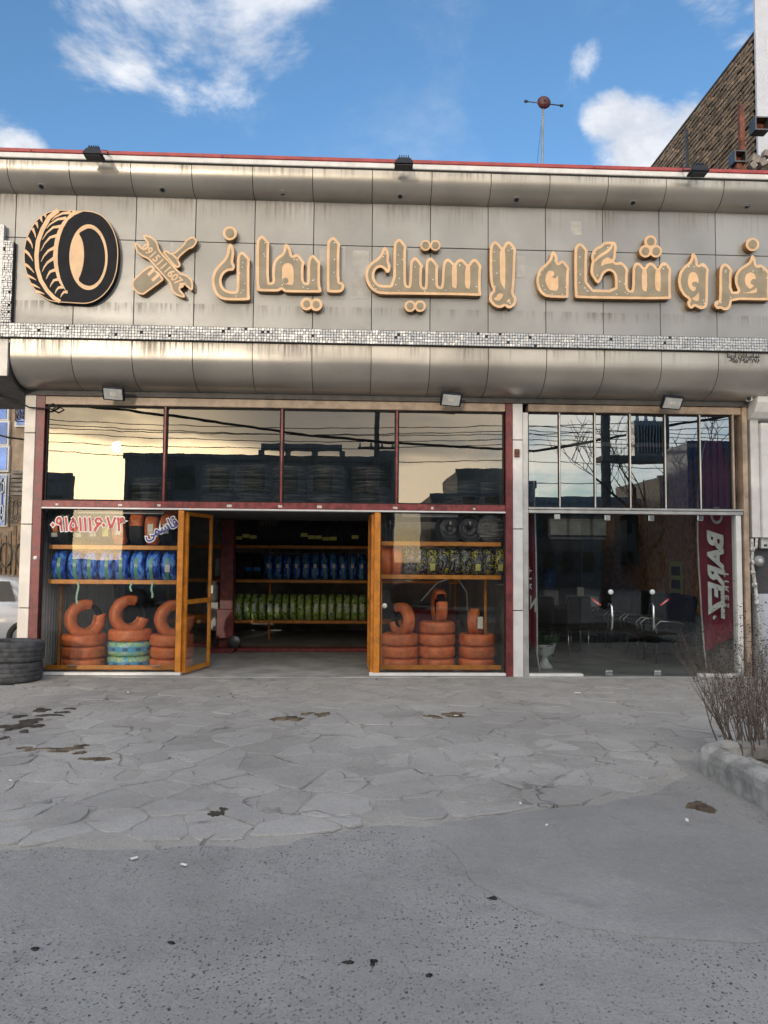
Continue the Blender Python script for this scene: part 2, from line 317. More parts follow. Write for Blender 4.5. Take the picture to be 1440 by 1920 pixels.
# ------------------------------------------------------------------ mesh helpers
class MB:
    def __init__(s): s.v = []; s.f = []; s.sm = []

    def add(s, vs, fs, smooth=False):
        o = len(s.v); s.v += [tuple(q) for q in vs]; s.f += [tuple(i + o for i in f) for f in fs]; s.sm += [smooth] * len(fs); return s

    def box(s, x0, x1, y0, y1, z0, z1):
        x0, x1 = sorted((x0, x1)); y0, y1 = sorted((y0, y1)); z0, z1 = sorted((z0, z1))
        return s.add([(x, y, z) for z in (z0, z1) for y in (y0, y1) for x in (x0, x1)],
                     [(0, 2, 3, 1), (4, 5, 7, 6), (0, 1, 5, 4), (2, 6, 7, 3), (0, 4, 6, 2), (1, 3, 7, 5)])

    def cbox(s, x0, x1, y0, y1, z0, z1, c=.006):
        """box with chamfered edges"""
        x0, x1 = sorted((x0, x1)); y0, y1 = sorted((y0, y1)); z0, z1 = sorted((z0, z1))
        bm = bmesh.new()
        vs = [bm.verts.new((x, y, z)) for z in (z0, z1) for y in (y0, y1) for x in (x0, x1)]
        for f in [(0, 2, 3, 1), (4, 5, 7, 6), (0, 1, 5, 4), (2, 6, 7, 3), (0, 4, 6, 2), (1, 3, 7, 5)]: bm.faces.new([vs[i] for i in f])
        bmesh.ops.bevel(bm, geom=bm.edges[:], offset=c, segments=1, affect='EDGES')
        bm.verts.index_update()
        s.add([v.co[:] for v in bm.verts], [[v.index for v in f.verts] for f in bm.faces]); bm.free(); return s

    def beam(s, a, b, wx, wy, up=(0, 0, 1)):
        """square bar from a to b"""
        a = Vector(a); b = Vector(b); d = (b - a).normalized(); u = Vector(up)
        if abs(d.dot(u)) > .98: u = Vector((0, 1, 0))
        x = d.cross(u).normalized() * wx / 2; y = x.cross(d).normalized() * wy / 2
        vs = [p + i * x + j * y for p in (a, b) for (i, j) in ((-1, -1), (1, -1), (1, 1), (-1, 1))]
        return s.add(vs, [(0, 3, 2, 1), (4, 5, 6, 7), (0, 1, 5, 4), (1, 2, 6, 5), (2, 3, 7, 6), (3, 0, 4, 7)])

    def tube(s, pts, r, n=8, closed=False, caps=True):
        pts = [Vector(p) for p in pts]; m = len(pts); rs = r if isinstance(r, (list, tuple)) else [r] * m
        vs = []; up = Vector((0, 0, 1)); prev = None
        for i, p in enumerate(pts):
            a = pts[(i - 1) % m] if (i or closed) else p; b = pts[(i + 1) % m] if (i < m - 1 or closed) else p
            d = (b - a).normalized()
            x = prev - d * prev.dot(d) if prev is not None else d.cross(up if abs(d.z) < .9 else Vector((1, 0, 0)))
            x.normalize(); prev = x; y = d.cross(x)
            vs += [p + (x * math.cos(2 * math.pi * k / n) + y * math.sin(2 * math.pi * k / n)) * rs[i] for k in range(n)]
        fs = []
        for i in range(m if closed else m - 1):
            j = (i + 1) % m
            fs += [(i * n + k, i * n + (k + 1) % n, j * n + (k + 1) % n, j * n + k) for k in range(n)]
        if caps and not closed: fs += [tuple(range(n - 1, -1, -1)), tuple((m - 1) * n + k for k in range(n))]
        return s.add(vs, fs, True)

    def lathe(s, prof, n=32, c=(0, 0, 0), axis='z', a0=0.0, a1=None, smooth=True):
        """profile of (radius, height) revolved round an axis; closed profile loop when it returns to its start"""
        full = a1 is None; a1 = a0 + 2 * math.pi if full else a1
        m = len(prof); k = n if full else n + 1; vs = []
        for i in range(k):
            t = a0 + (a1 - a0) * i / n; ca, sa = math.cos(t), math.sin(t)
            for r, h in prof:
                q = (r * ca, r * sa, h) if axis == 'z' else ((r * ca, h, r * sa) if axis == 'y' else (h, r * ca, r * sa))
                vs.append((q[0] + c[0], q[1] + c[1], q[2] + c[2]))
        fs = []
        for i in range(n):
            j = (i + 1) % k
            for q in range(m - 1): fs.append((i * m + q, j * m + q, j * m + q + 1, i * m + q + 1))
        if not full:
            fs += [tuple(range(m - 1)), tuple((n) * m + q for q in range(m - 2, -1, -1))]
        return s.add(vs, fs, smooth)

    def prism(s, poly, y0, y1, back=True):
        """polygon of (x, z) extruded from y0 (front) to y1"""
        n = len(poly)
        tri = tessellate_polygon([[Vector((p[0], p[1], 0)) for p in poly]])
        vs = [(p[0], y0, p[1]) for p in poly] + [(p[0], y1, p[1]) for p in poly]
        fs = [tuple(t) for t in tri] + ([tuple(i + n for i in t[::-1]) for t in tri] if back else [])
        fs += [(i, (i + 1) % n, (i + 1) % n + n, i + n) for i in range(n)]
        return s.add(vs, fs)

    def slab(s, poly, z0, z1):
        n = len(poly)
        vs = [(p[0], p[1], z0) for p in poly] + [(p[0], p[1], z1) for p in poly]
        fs = [tuple(range(n - 1, -1, -1)), tuple(range(n, 2 * n))] + [(i, (i + 1) % n, (i + 1) % n + n, i + n) for i in range(n)]
        return s.add(vs, fs)

    def xf(s, mx):
        s.v = [tuple(mx @ Vector(q)) for q in s.v]; return s

    def mesh(s, name, m, off=(0, 0, 0)):
        me = bpy.data.meshes.new(name)
        me.from_pydata([(a - off[0], b - off[1], c - off[2]) for a, b, c in s.v], [], s.f)
        me.polygons.foreach_set('use_smooth', s.sm)
        if m is not None: me.materials.append(m)
        bm = bmesh.new(); bm.from_mesh(me); bmesh.ops.recalc_face_normals(bm, faces=bm.faces); bm.to_mesh(me); bm.free()
        return me


def obj(name, mb, m, parent=None, loc=None, kind=None, label=None):
    """one mesh object; world-space vertices are made local to the parent (or to loc)"""
    if isinstance(mb, bpy.types.Mesh):
        o = bpy.data.objects.new(name, mb)
        if loc is not None: o.location = loc
    else:
        off = parent['_w'] if parent is not None and loc is None else (loc if loc is not None else (0, 0, 0))
        o = bpy.data.objects.new(name, mb.mesh(name, M[m] if isinstance(m, str) else m, off))
        if parent is None and loc is not None: o.location = loc
        o['_w'] = tuple(off)
    COL.objects.link(o); o.parent = parent
    if kind: o['kind'] = kind
    if label: o['label'] = label
    return o


def tag(o, label, cat, group=None, kind=None):
    o['label'] = label; o['category'] = cat
    if group: o['group'] = group
    if kind: o['kind'] = kind
    return o


def thing(name, label, cat, loc=(0, 0, 0), group=None):
    o = bpy.data.objects.new(name, None); COL.objects.link(o); o.location = loc; o['_w'] = tuple(loc); o.empty_display_size = .1
    return tag(o, label, cat, group)


def dup(root, label=None, loc=None, rot=None):
    r = root.copy(); COL.objects.link(r)
    if label: r['label'] = label
    if loc is not None: r.location = loc
    if rot is not None: r.rotation_euler = rot
    for ch in list(root.children):
        c = ch.copy(); COL.objects.link(c); c.parent = r
        for g in list(ch.children):
            d = g.copy(); COL.objects.link(d); d.parent = c
    return r


ORD = ['first', 'second', 'third', 'fourth', 'fifth', 'sixth', 'seventh', 'eighth', 'ninth', 'tenth', 'eleventh', 'twelfth', 'thirteenth', 'fourteenth', 'fifteenth', 'sixteenth', 'seventeenth', 'eighteenth', 'nineteenth', 'twentieth', 'twenty-first', 'twenty-second', 'twenty-third', 'twenty-fourth', 'twenty-fifth']


def text_mesh(body, size, fat=0.0, ext=0.0):
    """lettering with the built-in font, flat in local xy; glyphs staggered a hair so that none share a plane"""
    c = bpy.data.curves.new('lettering', 'FONT'); c.body = body; c.size = size; c.offset = fat; c.resolution_u = 3; c.extrude = ext
    c.align_x = 'CENTER'; c.align_y = 'CENTER'
    o = bpy.data.objects.new('lettering', c); COL.objects.link(o)
    dg = bpy.context.evaluated_depsgraph_get(); dg.update()
    me = bpy.data.meshes.new_from_object(o.evaluated_get(dg))
    bpy.data.objects.remove(o); bpy.data.curves.remove(c)
    bm = bmesh.new(); bm.from_mesh(me); seen = set(); k = 0
    for v in bm.verts:
        if v in seen: continue
        st = [v]; isl = []
        seen.add(v)
        while st:
            q = st.pop(); isl.append(q)
            for e in q.link_edges:
                z = e.other_vert(q)
                if z not in seen: seen.add(z); st.append(z)
        for q in isl: q.co.z += .0004 * (k % 3)
        k += 1
    out = ([tuple(v.co) for v in bm.verts], [])
    bm.verts.index_update(); out = ([tuple(v.co) for v in bm.verts], [[v.index for v in f.verts] for f in bm.faces])
    bm.free(); bpy.data.meshes.remove(me)
    return out


def lettering(name, body, size, mx, m, parent, fat=0.0, squash=(1, 1)):
    vs, fs = text_mesh(body, size, fat)
    b = MB(); b.add([mx @ Vector((x * squash[0], y * squash[1], z)) for x, y, z in vs], fs)
    return obj(name, b, m, parent)


def upright(loc, roll=0.0):
    """matrix that stands local xy lettering up facing the street (-Y)"""
    return Matrix.Translation(loc) @ Matrix.Rotation(R(90), 4, 'X') @ Matrix.Rotation(roll, 4, 'Z')


# ------------------------------------------------------------------ ground
EDGE = [(-14, -6.3), (-5, -6.25), (-1.05, -6.21), (-.35, -6.2), (-.1, -5.98), (.22, -5.87), (.75, -5.78), (1.2, -5.62), (1.69, -5.5), (2.15, -5.28), (2.62, -4.7), (2.62, -4.4), (14, -4.4)]
b = MB(); b.box(-400, 400, -400, 400, -.3, 0.0)
tag(obj('ground', b, 'ground'), 'grey dusty asphalt of the street in the foreground', 'ground', kind='structure')
_EY = lambda x: next((y0 + (y1 - y0) * (x - x0) / (x1 - x0) for (x0, y0), (x1, y1) in zip(EDGE, EDGE[1:]) if x0 <= x <= x1 and x1 > x0), -6.3)
from mathutils import noise as _ns
b = MB(); NXg, NYg = 300, 132; vs = []
for i in range(NXg + 1):
    x = -7.5 + 15.0 * i / NXg; e = _EY(x) - .10
    for j in range(NYg + 1):
        y = e + (-.12 - e) * j / NYg
        h = .0165 + .0075 * _ns.fractal(Vector((x * 2.1, y * 2.1, 0)), .8, 2.1, 4) + .004 * _ns.noise(Vector((x * 11, y * 11, 3)))
        edge = min(1.0, (y - e) / .22 + .35 * _ns.noise(Vector((x * 4, y * 4, 7))))       # trodden earth feathers out over the asphalt
        vs.append((x, y, -.012 + (h + .012) * max(0.0, min(1.0, edge))))
b.add(vs, [(i * (NYg + 1) + j, (i + 1) * (NYg + 1) + j, (i + 1) * (NYg + 1) + j + 1, i * (NYg + 1) + j + 1) for i in range(NXg) for j in range(NYg)], True)
pv = obj('pavement', b, 'bed')
tag(pv, 'worn crazy paving of flat grey stones before the shop', 'pavement', kind='structure')


def edge_y(x):
    for (x0, y0), (x1, y1) in zip(EDGE, EDGE[1:]):
        if x0 <= x <= x1 and x1 > x0: return y0 + (y1 - y0) * (x - x0) / (x1 - x0)
    return -6.3


def clip(poly, p, n):
    out = []
    for i in range(len(poly)):
        a, c = poly[i], poly[(i + 1) % len(poly)]
        da = (a[0] - p[0]) * n[0] + (a[1] - p[1]) * n[1]; dc = (c[0] - p[0]) * n[0] + (c[1] - p[1]) * n[1]
        if da <= 0: out.append(a)
        if (da < 0) != (dc < 0) and da != dc:
            t = da / (da - dc); out.append((a[0] + (c[0] - a[0]) * t, a[1] + (c[1] - a[1]) * t))
    return out


rs = random.Random(3)
seeds = []
y = -6.4
while y < .1:
    x = -6.6 + rs.random() * .4
    while x < 6.8:
        seeds.append((x + rs.uniform(-.22, .22), y + rs.uniform(-.19, .19))); x += rs.choice((.22, .30, .40, .52, .68))
    y += .335
cells = []
for i, p in enumerate(seeds):
    poly = [(p[0] - .9, p[1] - .9), (p[0] + .9, p[1] - .9), (p[0] + .9, p[1] + .9), (p[0] - .9, p[1] + .9)]
    for j, q in enumerate(seeds):
        if i == j or abs(p[0] - q[0]) > 1.7 or abs(p[1] - q[1]) > 1.7: continue
        d = Vector((q[0] - p[0], q[1] - p[1])); L = d.length; n = d / L
        g = rs.uniform(.002, .008)
        poly = clip(poly, (p[0] + n.x * (L / 2 - g), p[1] + n.y * (L / 2 - g)), n)
        if len(poly) < 3: break
    if len(poly) < 3: continue
    if p[1] < edge_y(p[0]) + .02 or p[1] > -.2: continue
    poly = [(x, max(y, edge_y(x) + .012)) for x, y in poly]
    poly = clip(poly, (0, -.14), (0, 1))
    if len(poly) < 3 or (p[0] > 2.68 and p[1] < -4.42): continue
    cells.append((p, poly))


def px_of(p):
    v = Vector(p) - CAM; k = v.dot(_f); return CX + F_PX * v.dot(AX) / k, CY - F_PX * v.dot(AY) / k


def stone(p, poly, b):
    n = len(poly); tx, ty = rs.uniform(-.011, .011), rs.uniform(-.012, .012); h = rs.uniform(.017, .027)
    if p[1] > -2.3: h -= .003; tx *= .6; ty *= .6
    # knock the corners off and roughen the rim
    rim = []
    for i in range(n):
        a, c = poly[i], poly[(i + 1) % n]
        for t in (.16, .5, .84):
            j = .014
            rim.append((a[0] + (c[0] - a[0]) * t + rs.uniform(-j, j), a[1] + (c[1] - a[1]) * t + rs.uniform(-j, j)))
    m = len(rim); cx_ = sum(q[0] for q in rim) / m; cy_ = sum(q[1] for q in rim) / m
    top = [(cx_ + (q[0] - cx_) * (.972 + rs.uniform(-.012, .012)), cy_ + (q[1] - cy_) * (.972 + rs.uniform(-.012, .012))) for q in rim]
    z = lambda q: h + tx * (q[0] - p[0]) * 2 + ty * (q[1] - p[1]) * 2
    vs = [(q[0], q[1], .004) for q in rim] + [(q[0], q[1], z(q) - .008) for q in rim] + [(q[0], q[1], z(q)) for q in top]
    fs = [(i, (i + 1) % m, (i + 1) % m + m, i + m) for i in range(m)] + [(i + m, (i + 1) % m + m, (i + 1) % m + 2 * m, i + 2 * m) for i in range(m)] + [tuple(range(2 * m, 3 * m))]
    b.add(vs, fs)


vis = []
for p, poly in cells:
    q = px_of((p[0], p[1], 0))
    vis.append((-30 < q[0] < 1470 and q[1] < 1960, (p, poly)))
shown = [c for v_, c in vis if v_]; shown.sort(key=lambda c: c[0][1])
for p, poly in shown[:300]:
    b = MB(); stone(p, poly, b); obj('paving_stone', b, 'stone', pv, loc=(p[0], p[1], 0)).location = (p[0], p[1], 0)
rest = MB()
for p, poly in shown[300:] + [c for v_, c in vis if not v_]: stone(p, poly, rest)
obj('paving_stones_beyond', rest, 'stone', pv, kind='stuff')
# the smooth repair patch at the right and its feathered outline
pp = [gd(*q) for q in ((830, 1560), (1000, 1515), (1180, 1490), (1330, 1500), (1460, 1560), (1600, 1700), (1500, 1768), (1230, 1762), (1060, 1735), (940, 1690), (870, 1640))]
pp = [(q.x, q.y) for q in pp]
for _ in range(2):
    pp = [((a[0] * k + c[0] * (1 - k)), (a[1] * k + c[1] * (1 - k))) for a, c in zip(pp, pp[1:] + pp[:1]) for k in (.75, .25)]
pp = [(x + rs.uniform(-.02, .02), y + rs.uniform(-.02, .02)) for x, y in pp]
tag(obj('concrete_patch', MB().slab(pp, -.01, .004), 'patch'), 'smooth grey concrete repair patch in the asphalt by the kerb', 'patch', kind='structure')

# ------------------------------------------------------------------ the shop building
XL, XR, XP0, XP1, XE = -4.48, 2.24, 2.24, 2.465, 5.52       # left edge, right edge of the shop, pillar, right edge of the office
ZB0, ZB1, ZG, ZS = 2.285, 2.385, 3.685, 3.82                # red beam, top of the glass, top of the shutter box
SH = thing('tyre_shop', 'single-storey tyre shop clad in grey aluminium with glazed front', 'shop', (0, .5, 0))
FY = -.60                                                   # face of the flat sign band
PIT, X0S = .7825, -4.46
b = MB(); b.box(-6.6, 7.2, FY + .012, -.08, 4.40, 6.72); obj('sign_band_backing', b, 'joint', SH)
b = MB(); b.box(XL, 5.9, -.08, 7.0, 3.95, 6.6); obj('roof_slab', b, 'soffit', SH)
ZSEAM = 5.805
pm = {}
for k in range(-3, 15):
    xa = X0S + PIT * k + .004; xb = xa + PIT - .008
    for (z0, z1, nm) in ((4.40, ZSEAM - .004, 'a'), (ZSEAM + .004, 6.40, 'b')):
        if nm not in pm:
            q = MB(); q.cbox(0, PIT - .008, 0, .02, 0, z1 - z0, .003); pm[nm] = q.mesh('sign_band_panel', M['fascia'])
        dy = random.uniform(0, .004)
        o = obj('sign_band_panel', pm[nm], None, SH); o.location = (xa, FY - .5 + dy, z0)


def arc_panel(prof, x0, x1, th=.012):
    b = MB(); n = len(prof)
    for x in (x0, x1):
        pass
    vs = [(x, y, z) for x in (x0, x1) for (y, z) in prof]
    nb_ = []
    for i, (y, z) in enumerate(prof):
        a = prof[max(0, i - 1)]; c = prof[min(n - 1, i + 1)]; d = Vector((c[0] - a[0], c[1] - a[1])).normalized()
        nb_.append((y - d.y * th * -1, z + d.x * th * -1))
    vs += [(x, y, z) for x in (x0, x1) for (y, z) in nb_]
    b.add(vs[:2 * n], [(i, i + 1, n + i + 1, n + i) for i in range(n - 1)], True)
    b.add(vs[2 * n:], [(i, n + i, n + i + 1, i + 1) for i in range(n - 1)], True)
    rim = [(i, 2 * n + i, 2 * n + i + 1, i + 1) for i in range(n - 1)] + [(n + i, n + i + 1, 3 * n + i + 1, 3 * n + i) for i in range(n - 1)]
    rim += [(0, n, 3 * n, 2 * n), (n - 1, 3 * n - 1, 4 * n - 1, 2 * n - 1)]
    b.add(vs, rim, False); return b


# lower curved skirt: from the sign band's foot round under to the soffit
skirt = [(FY - .012, 4.50), (FY - .012, 4.40), (FY - .01, 4.30)] + [(FY + .42 - .43 * math.cos(t), 4.28 - .36 * math.sin(t)) for t in [R(a) for a in range(8, 91, 7)]] + [(-.06, 3.905)]
corn = [(-.875, 6.725), (-.875, 6.69)] + [(-.60 - .275 * math.cos(t), 6.66 - .255 * math.sin(t)) for t in [R(a) for a in range(0, 91, 8)]] + [(-.585, 6.402)]
qs = arc_panel(skirt, 0, PIT - .009).mesh('skirt_panel', M['curve']); qc = arc_panel(corn, 0, PIT - .009).mesh('cornice_panel', M['curve'])
for q_ in (qs, qc):
    md = None
for k in range(0, 15):
    if k < 14:
        o = obj('skirt_panel', qs, None, SH); o.location = (X0S + PIT * k + .0045, -.5 + random.uniform(-.002, .002), random.uniform(-.002, .002))
for k in range(-3, 15):
    o = obj('cornice_panel', qc, None, SH); o.location = (X0S + PIT * k + .0045 - .01, -.5 + random.uniform(-.002, .002), random.uniform(-.002, .002))
b = MB()
b.add([(x, y + .02, z + .015) for x in (X0S + .01, 6.4) for y, z in skirt], [(i, i + 1, len(skirt) + i + 1, len(skirt) + i) for i in range(len(skirt) - 1)])
b.add([(x, y + .02, z) for x in (-6.6, 7.2) for y, z in corn], [(i, i + 1, len(corn) + i + 1, len(corn) + i) for i in range(len(corn) - 1)])
obj('curved_panel_backing', b, 'joint', SH)
# end cheek of the skirt at the left
b = MB(); b.prism([(0, 0)] * 0 or [(-y, z) for y, z in skirt] + [(.06, 4.5)], 0, .012)
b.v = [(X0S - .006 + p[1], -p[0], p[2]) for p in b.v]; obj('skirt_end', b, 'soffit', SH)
obj('parapet_flashing', MB().cbox(-6.6, 7.2, -.905, -.55, 6.728, 6.80, .008), 'white_band', SH)
obj('drip_edge', MB().box(-6.6, 7.2, -.895, -.84, 6.705, 6.7275), 'joint', SH)
b = MB()
x = -6.6
while x < 7.2:
    xb = min(7.2, x + 2.44); b.cbox(x, xb - .004, -.912, -.5, 6.803, 6.852, .006); x = xb
obj('red_coping', b, 'red_band', SH)
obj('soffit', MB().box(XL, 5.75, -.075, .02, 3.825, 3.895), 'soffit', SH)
# mosaic strip (tiny mirror tiles, far too many and too small to pick apart)
rm = random.Random(11); b = MB(); z0, z1 = 4.452, 4.640
x = -4.57
while x < 5.95:
    wd = .0365
    z = z0 + .004
    while z < z1 - .008:
        hh = .0365; hh = min(hh, z1 - z)
        if rm.random() > .02 and hh > .012:
            d = rm.uniform(0, .006); tx = rm.uniform(-.0022, .0022)
            yf = FY - .075 - d
            b.add([(x + .0032, yf + tx, z + .0032), (x + wd - .0032, yf - tx, z + .0032), (x + wd - .0032, yf - tx + rm.uniform(-.003, .003), z + hh - .0032), (x + .0032, yf + tx, z + hh - .0032),
                   (x + .0032, FY - .06, z + .0032), (x + wd - .0032, FY - .06, z + .0032), (x + wd - .0032, FY - .06, z + hh - .0032), (x + .0032, FY - .06, z + hh - .0032)],
                  [(0, 1, 2, 3), (0, 4, 5, 1), (1, 5, 6, 2), (2, 6, 7, 3), (3, 7, 4, 0)])
        z += hh
    x += wd
z = 4.646
while z < 5.70:
    hh = .030 + (rm.random() < .2) * .02; x = -4.572
    while x < -4.45:
        wd = .030 + (rm.random() < .3) * .02
        wd = min(wd, -4.44 - x)
        if rm.random() > .02:
            yf = FY - .078 - rm.uniform(0, .012)
            b.add([(x + .0032, yf, z + .0032), (x + wd - .0032, yf, z + .0032), (x + wd - .0032, yf, z + hh - .0032), (x + .0032, yf, z + hh - .0032),
                   (x + .0032, FY - .06, z + .0032), (x + wd - .0032, FY - .06, z + .0032), (x + wd - .0032, FY - .06, z + hh - .0032), (x + .0032, FY - .06, z + hh - .0032)],
                  [(0, 1, 2, 3), (0, 4, 5, 1), (1, 5, 6, 2), (2, 6, 7, 3), (3, 7, 4, 0)])
        x += wd
    z += hh
obj('mosaic_tiles', b, 'mosaic', SH, kind='stuff')
b = MB(); b.box(-4.578, 5.95, FY - .066, FY - .003, 4.448, 4.644); b.box(-4.578, -4.436, FY - .066, FY - .003, 4.646, 5.715); obj('mosaic_bed', b, 'mosaic_bed', SH)
# pillars, posts and beams
for i, (z0, z1) in enumerate(((0, .92), (.932, 2.05), (2.062, 3.30), (3.312, 3.87))):
    obj('pillar_cladding', MB().cbox(XL, -4.335, -.05, .30, z0, z1, .004), 'cream', SH)
    obj('pillar_cladding', MB().cbox(2.245, 2.385, -.05, .30, z0, z1 if i < 3 else 3.82, .004), 'plaster', SH)
b = MB(); b.box(XL + .02, -4.35, -.03, .28, 0, 3.9); b.box(2.26, 2.37, -.03, .28, 0, 3.82); obj('pillar_core', b, 'joint', SH)
obj('post', MB().cbox(-4.333, -4.215, -.04, .10, 0, 3.85, .004), 'maroon', SH, label='maroon steel post beside the left pillar')
obj('post', MB().cbox(2.145, 2.243, -.06, .10, 0, 3.82, .004), 'maroon', SH, label='maroon steel post beside the middle pillar')
obj('post', MB().cbox(2.387, 2.465, -.04, .10, 0, 3.70, .004), 'alu', SH, label='grey aluminium post at the office front')
obj('post', MB().cbox(5.425, 5.50, -.035, .10, 0, 2.28, .004), 'white', SH, label='white post at the right end of the office front')
obj('post', MB().cbox(5.53, 5.60, -.06, .12, 0, 3.82, .004), 'tan_beam', SH, label='brown post at the right end of the office front')
obj('shutter_box', MB().cbox(-4.213, 2.143, -.045, .16, ZG + .02, ZS, .008), 'tan_beam', SH)
obj('shutter_box', MB().cbox(2.467, 5.525, -.045, .16, ZG + .03, ZS, .008), 'tan_beam', SH)
obj('beam', MB().cbox(-4.213, 2.143, -.05, .09, ZB0 + .012, ZB1, .004), 'maroon_beam', SH, label='worn red steel beam over the shop entrance')
obj('track', MB().cbox(-4.213, 2.143, -.055, .06, ZB0 - .012, ZB0 + .010, .003), 'white', SH)
obj('transom', MB().cbox(2.467, 5.528, -.05, .06, 2.335, 2.365, .004), 'alu', SH); obj('transom', MB().cbox(2.467, 5.528, -.045, .06, 2.283, 2.328, .004), 'alu', SH)
for i in range(9):
    xx = -3.9 + i * .72 + random.uniform(-.2, .2)
    obj('sticker_scrap', MB().cbox(xx, xx + random.uniform(.03, .07), -.0525, -.049, 2.318, 2.318 + random.uniform(.02, .04), .0005), 'paper', SH)


def window(name, x0, x1, z0, z1, gm, fm, yy=.02, fr=.018, parts=()):
    f = MB(); f.box(x0, x1, yy - .02, yy + .02, z0, z0 + fr); f.box(x0, x1, yy - .02, yy + .02, z1 - fr, z1)
    f.box(x0, x0 + fr, yy - .02, yy + .02, z0 + fr, z1 - fr); f.box(x1 - fr, x1, yy - .02, yy + .02, z0 + fr, z1 - fr)
    o = obj(name, f, fm, SH)
    tilt = random.uniform(-.0012, .0012); tz = random.uniform(-.001, .001)
    p = MB(); p.add([(x0 + fr, yy - tilt, z0 + fr - .002), (x1 - fr, yy + tilt, z0 + fr - .002), (x1 - fr, yy + tilt + tz, z1 - fr + .002), (x0 + fr, yy - tilt + tz, z1 - fr + .002)], [(0, 1, 2, 3)])
    o['_w'] = SH['_w']
    obj('pane', p, gm, o)
    return o


UM = [-4.213, -2.585, -.98, .62, 2.143]
for i in range(4): window('upper_window', UM[i] + .014, UM[i + 1] - .014, ZB1 + .003, ZG + .012, 'glass_up', 'joint')
for x in UM[1:4]: obj('mullion', MB().cbox(x - .0135, x + .0135, -.03, .05, ZB1 + .002, ZG + .018, .003), 'maroon_beam', SH)
OM = [2.467, 2.92, 3.425, 3.93, 4.435, 4.94, 5.40]
for i in range(6): window('office_upper_window', OM[i] + .008, OM[i + 1] - .008, 2.367, ZG + .012, 'glass_offup', 'joint', fr=.008)
for x in OM[1:6]: obj('mullion', MB().cbox(x - .0075, x + .0075, -.015, .04, 2.367, ZG + .025, .002), 'cream', SH)
obj('mullion', MB().cbox(5.40, 5.425, -.03, .06, 2.367, ZG + .03, .002), 'tan_beam', SH)
# shop front below the beam: two display windows, two hinged leaves, thresholds
window('display_window', -4.213, -2.375, .075, ZB0 - .014, 'glass_lo', 'joint', fr=.010)
window('display_window', .405, 2.143, .075, ZB0 - .014, 'glass_lo', 'joint', fr=.010)
obj('threshold', MB().cbox(-4.20, -2.29, -.06, .06, .030, .068, .004), 'white', SH); obj('threshold', MB().cbox(.26, 2.143, -.06, .06, .030, .068, .004), 'white', SH)
obj('threshold', MB().cbox(2.467, 3.22, -.06, .06, .025, .060, .004), 'white', SH); obj('threshold', MB().cbox(4.86, 5.424, -.06, .06, .025, .060, .004), 'white', SH)
obj('step', MB().cbox(-4.6, 5.6, -.13, .2, -.05, .024, .006), 'floor', SH)
for (x0, x1) in ((-2.373, -2.297), (.318, .402)): obj('door_post', MB().cbox(x0, x1, -.04, .05, .068, ZB0 - .013, .004), 'orange', SH)


def leaf(x, ang, wd, side):
    """hinged steel leaf: frame, mid rail and two panes"""
    f = MB(); t = .04; z0, z1 = .05, 2.25
    for a, c in (((0, z0), (t, z1)), ((wd - t, z0), (wd, z1)), ((t, z0), (wd - t, z0 + .06)), ((t, z1 - .05), (wd - t, z1)), ((t, .98), (wd - t, 1.04))):
        f.box(a[0], c[0], -.02, .02, a[1], c[1])
    mx = Matrix.Translation((x, .03, 0)) @ Matrix.Rotation(ang, 4, 'Z')
    o = obj('door_leaf', f.xf(mx), 'orange', SH); o['_w'] = SH['_w']
    for (za, zb) in ((z0 + .06, .98), (1.04, z1 - .05)):
        obj('pane', MB().add([(t, 0, za), (wd - t, 0, za), (wd - t, 0, zb), (t, 0, zb)], [(0, 1, 2, 3)]).xf(mx), 'glass_lo', o)
    obj('handle', MB().box(wd - .03, wd - .01, -.055, -.021, 1.10, 1.22).xf(mx), 'steel', o)


leaf(-2.27, R(75), .79, 1); leaf(.297, R(92), .80, -1)
# office front: two fixed lights, two frameless doors with fittings
for i, (xa, xb) in enumerate(((2.467, 3.215), (4.862, 5.424))):
    obj('office_side_light', MB().add([(xa, .02, .062), (xb, .021, .062), (xb, .021, 2.282), (xa, .02, 2.282)], [(0, 1, 2, 3)]), 'glass_off', SH)
for i, (xa, xb, s) in enumerate(((3.22, 4.10, 1), (4.112, 4.855, -1))):
    dg_ = obj('glass_door', MB().box(xa, xb, .018, .026, .030, 2.278), 'glass_off', SH); dg_['_w'] = SH['_w']
    hx = xb - .10 if s > 0 else xa + .08
    hx = 4.025 if s > 0 else 4.205
    if s > 0: hx = 3.60 + .02
    px_h = 1145 if s > 0 else 1223
    hx = at(px_h, 1157, 0).x
    hz = at(px_h, 1157, 0).z
    obj('handle', MB().tube([(hx, -.005, hz + .18), (hx, -.05, hz + .15), (hx + .005 * s, -.065, hz), (hx, -.05, hz - .15), (hx, -.005, hz - .18)], .014, 10), 'steel', dg_)
    q = at(px_h, 1110, 0)
    obj('lock', MB().lathe([(0, -.02), (.030, -.02), (.036, -.012), (.036, .012), (0, .012)], 20, (q.x, 0, q.z), 'y'), 'frost', dg_)
    fx = at(1142 if s > 0 else 1233, 1265, 0).x
    obj('patch_fitting', MB().cbox(fx - .05, fx + .05, -.012, .05, .032, .10, .006), 'steel', dg_)
    fx = at(1139 if s > 0 else 1221, 972, 0).x
    obj('patch_fitting', MB().cbox(fx - .04, fx + .04, -.012, .05, 2.19, 2.27, .006), 'steel', dg_)
    q = at(1119 if s > 0 else 1247, 1129, -.002)
    a = R(-36) if s > 0 else R(36)
    st = obj('sticker', MB().cbox(-.075, .075, -.013, .013, 0, .0015, .0004).xf(upright((q.x, .016, q.z), a)), 'red_print', dg_); st['_w'] = SH['_w']
    lettering('sticker_print', '\ufeaa\ufbff\ufeb8\ufb91\ufe91', .034, upright((q.x, .0135, q.z), a), 'white_print', st)
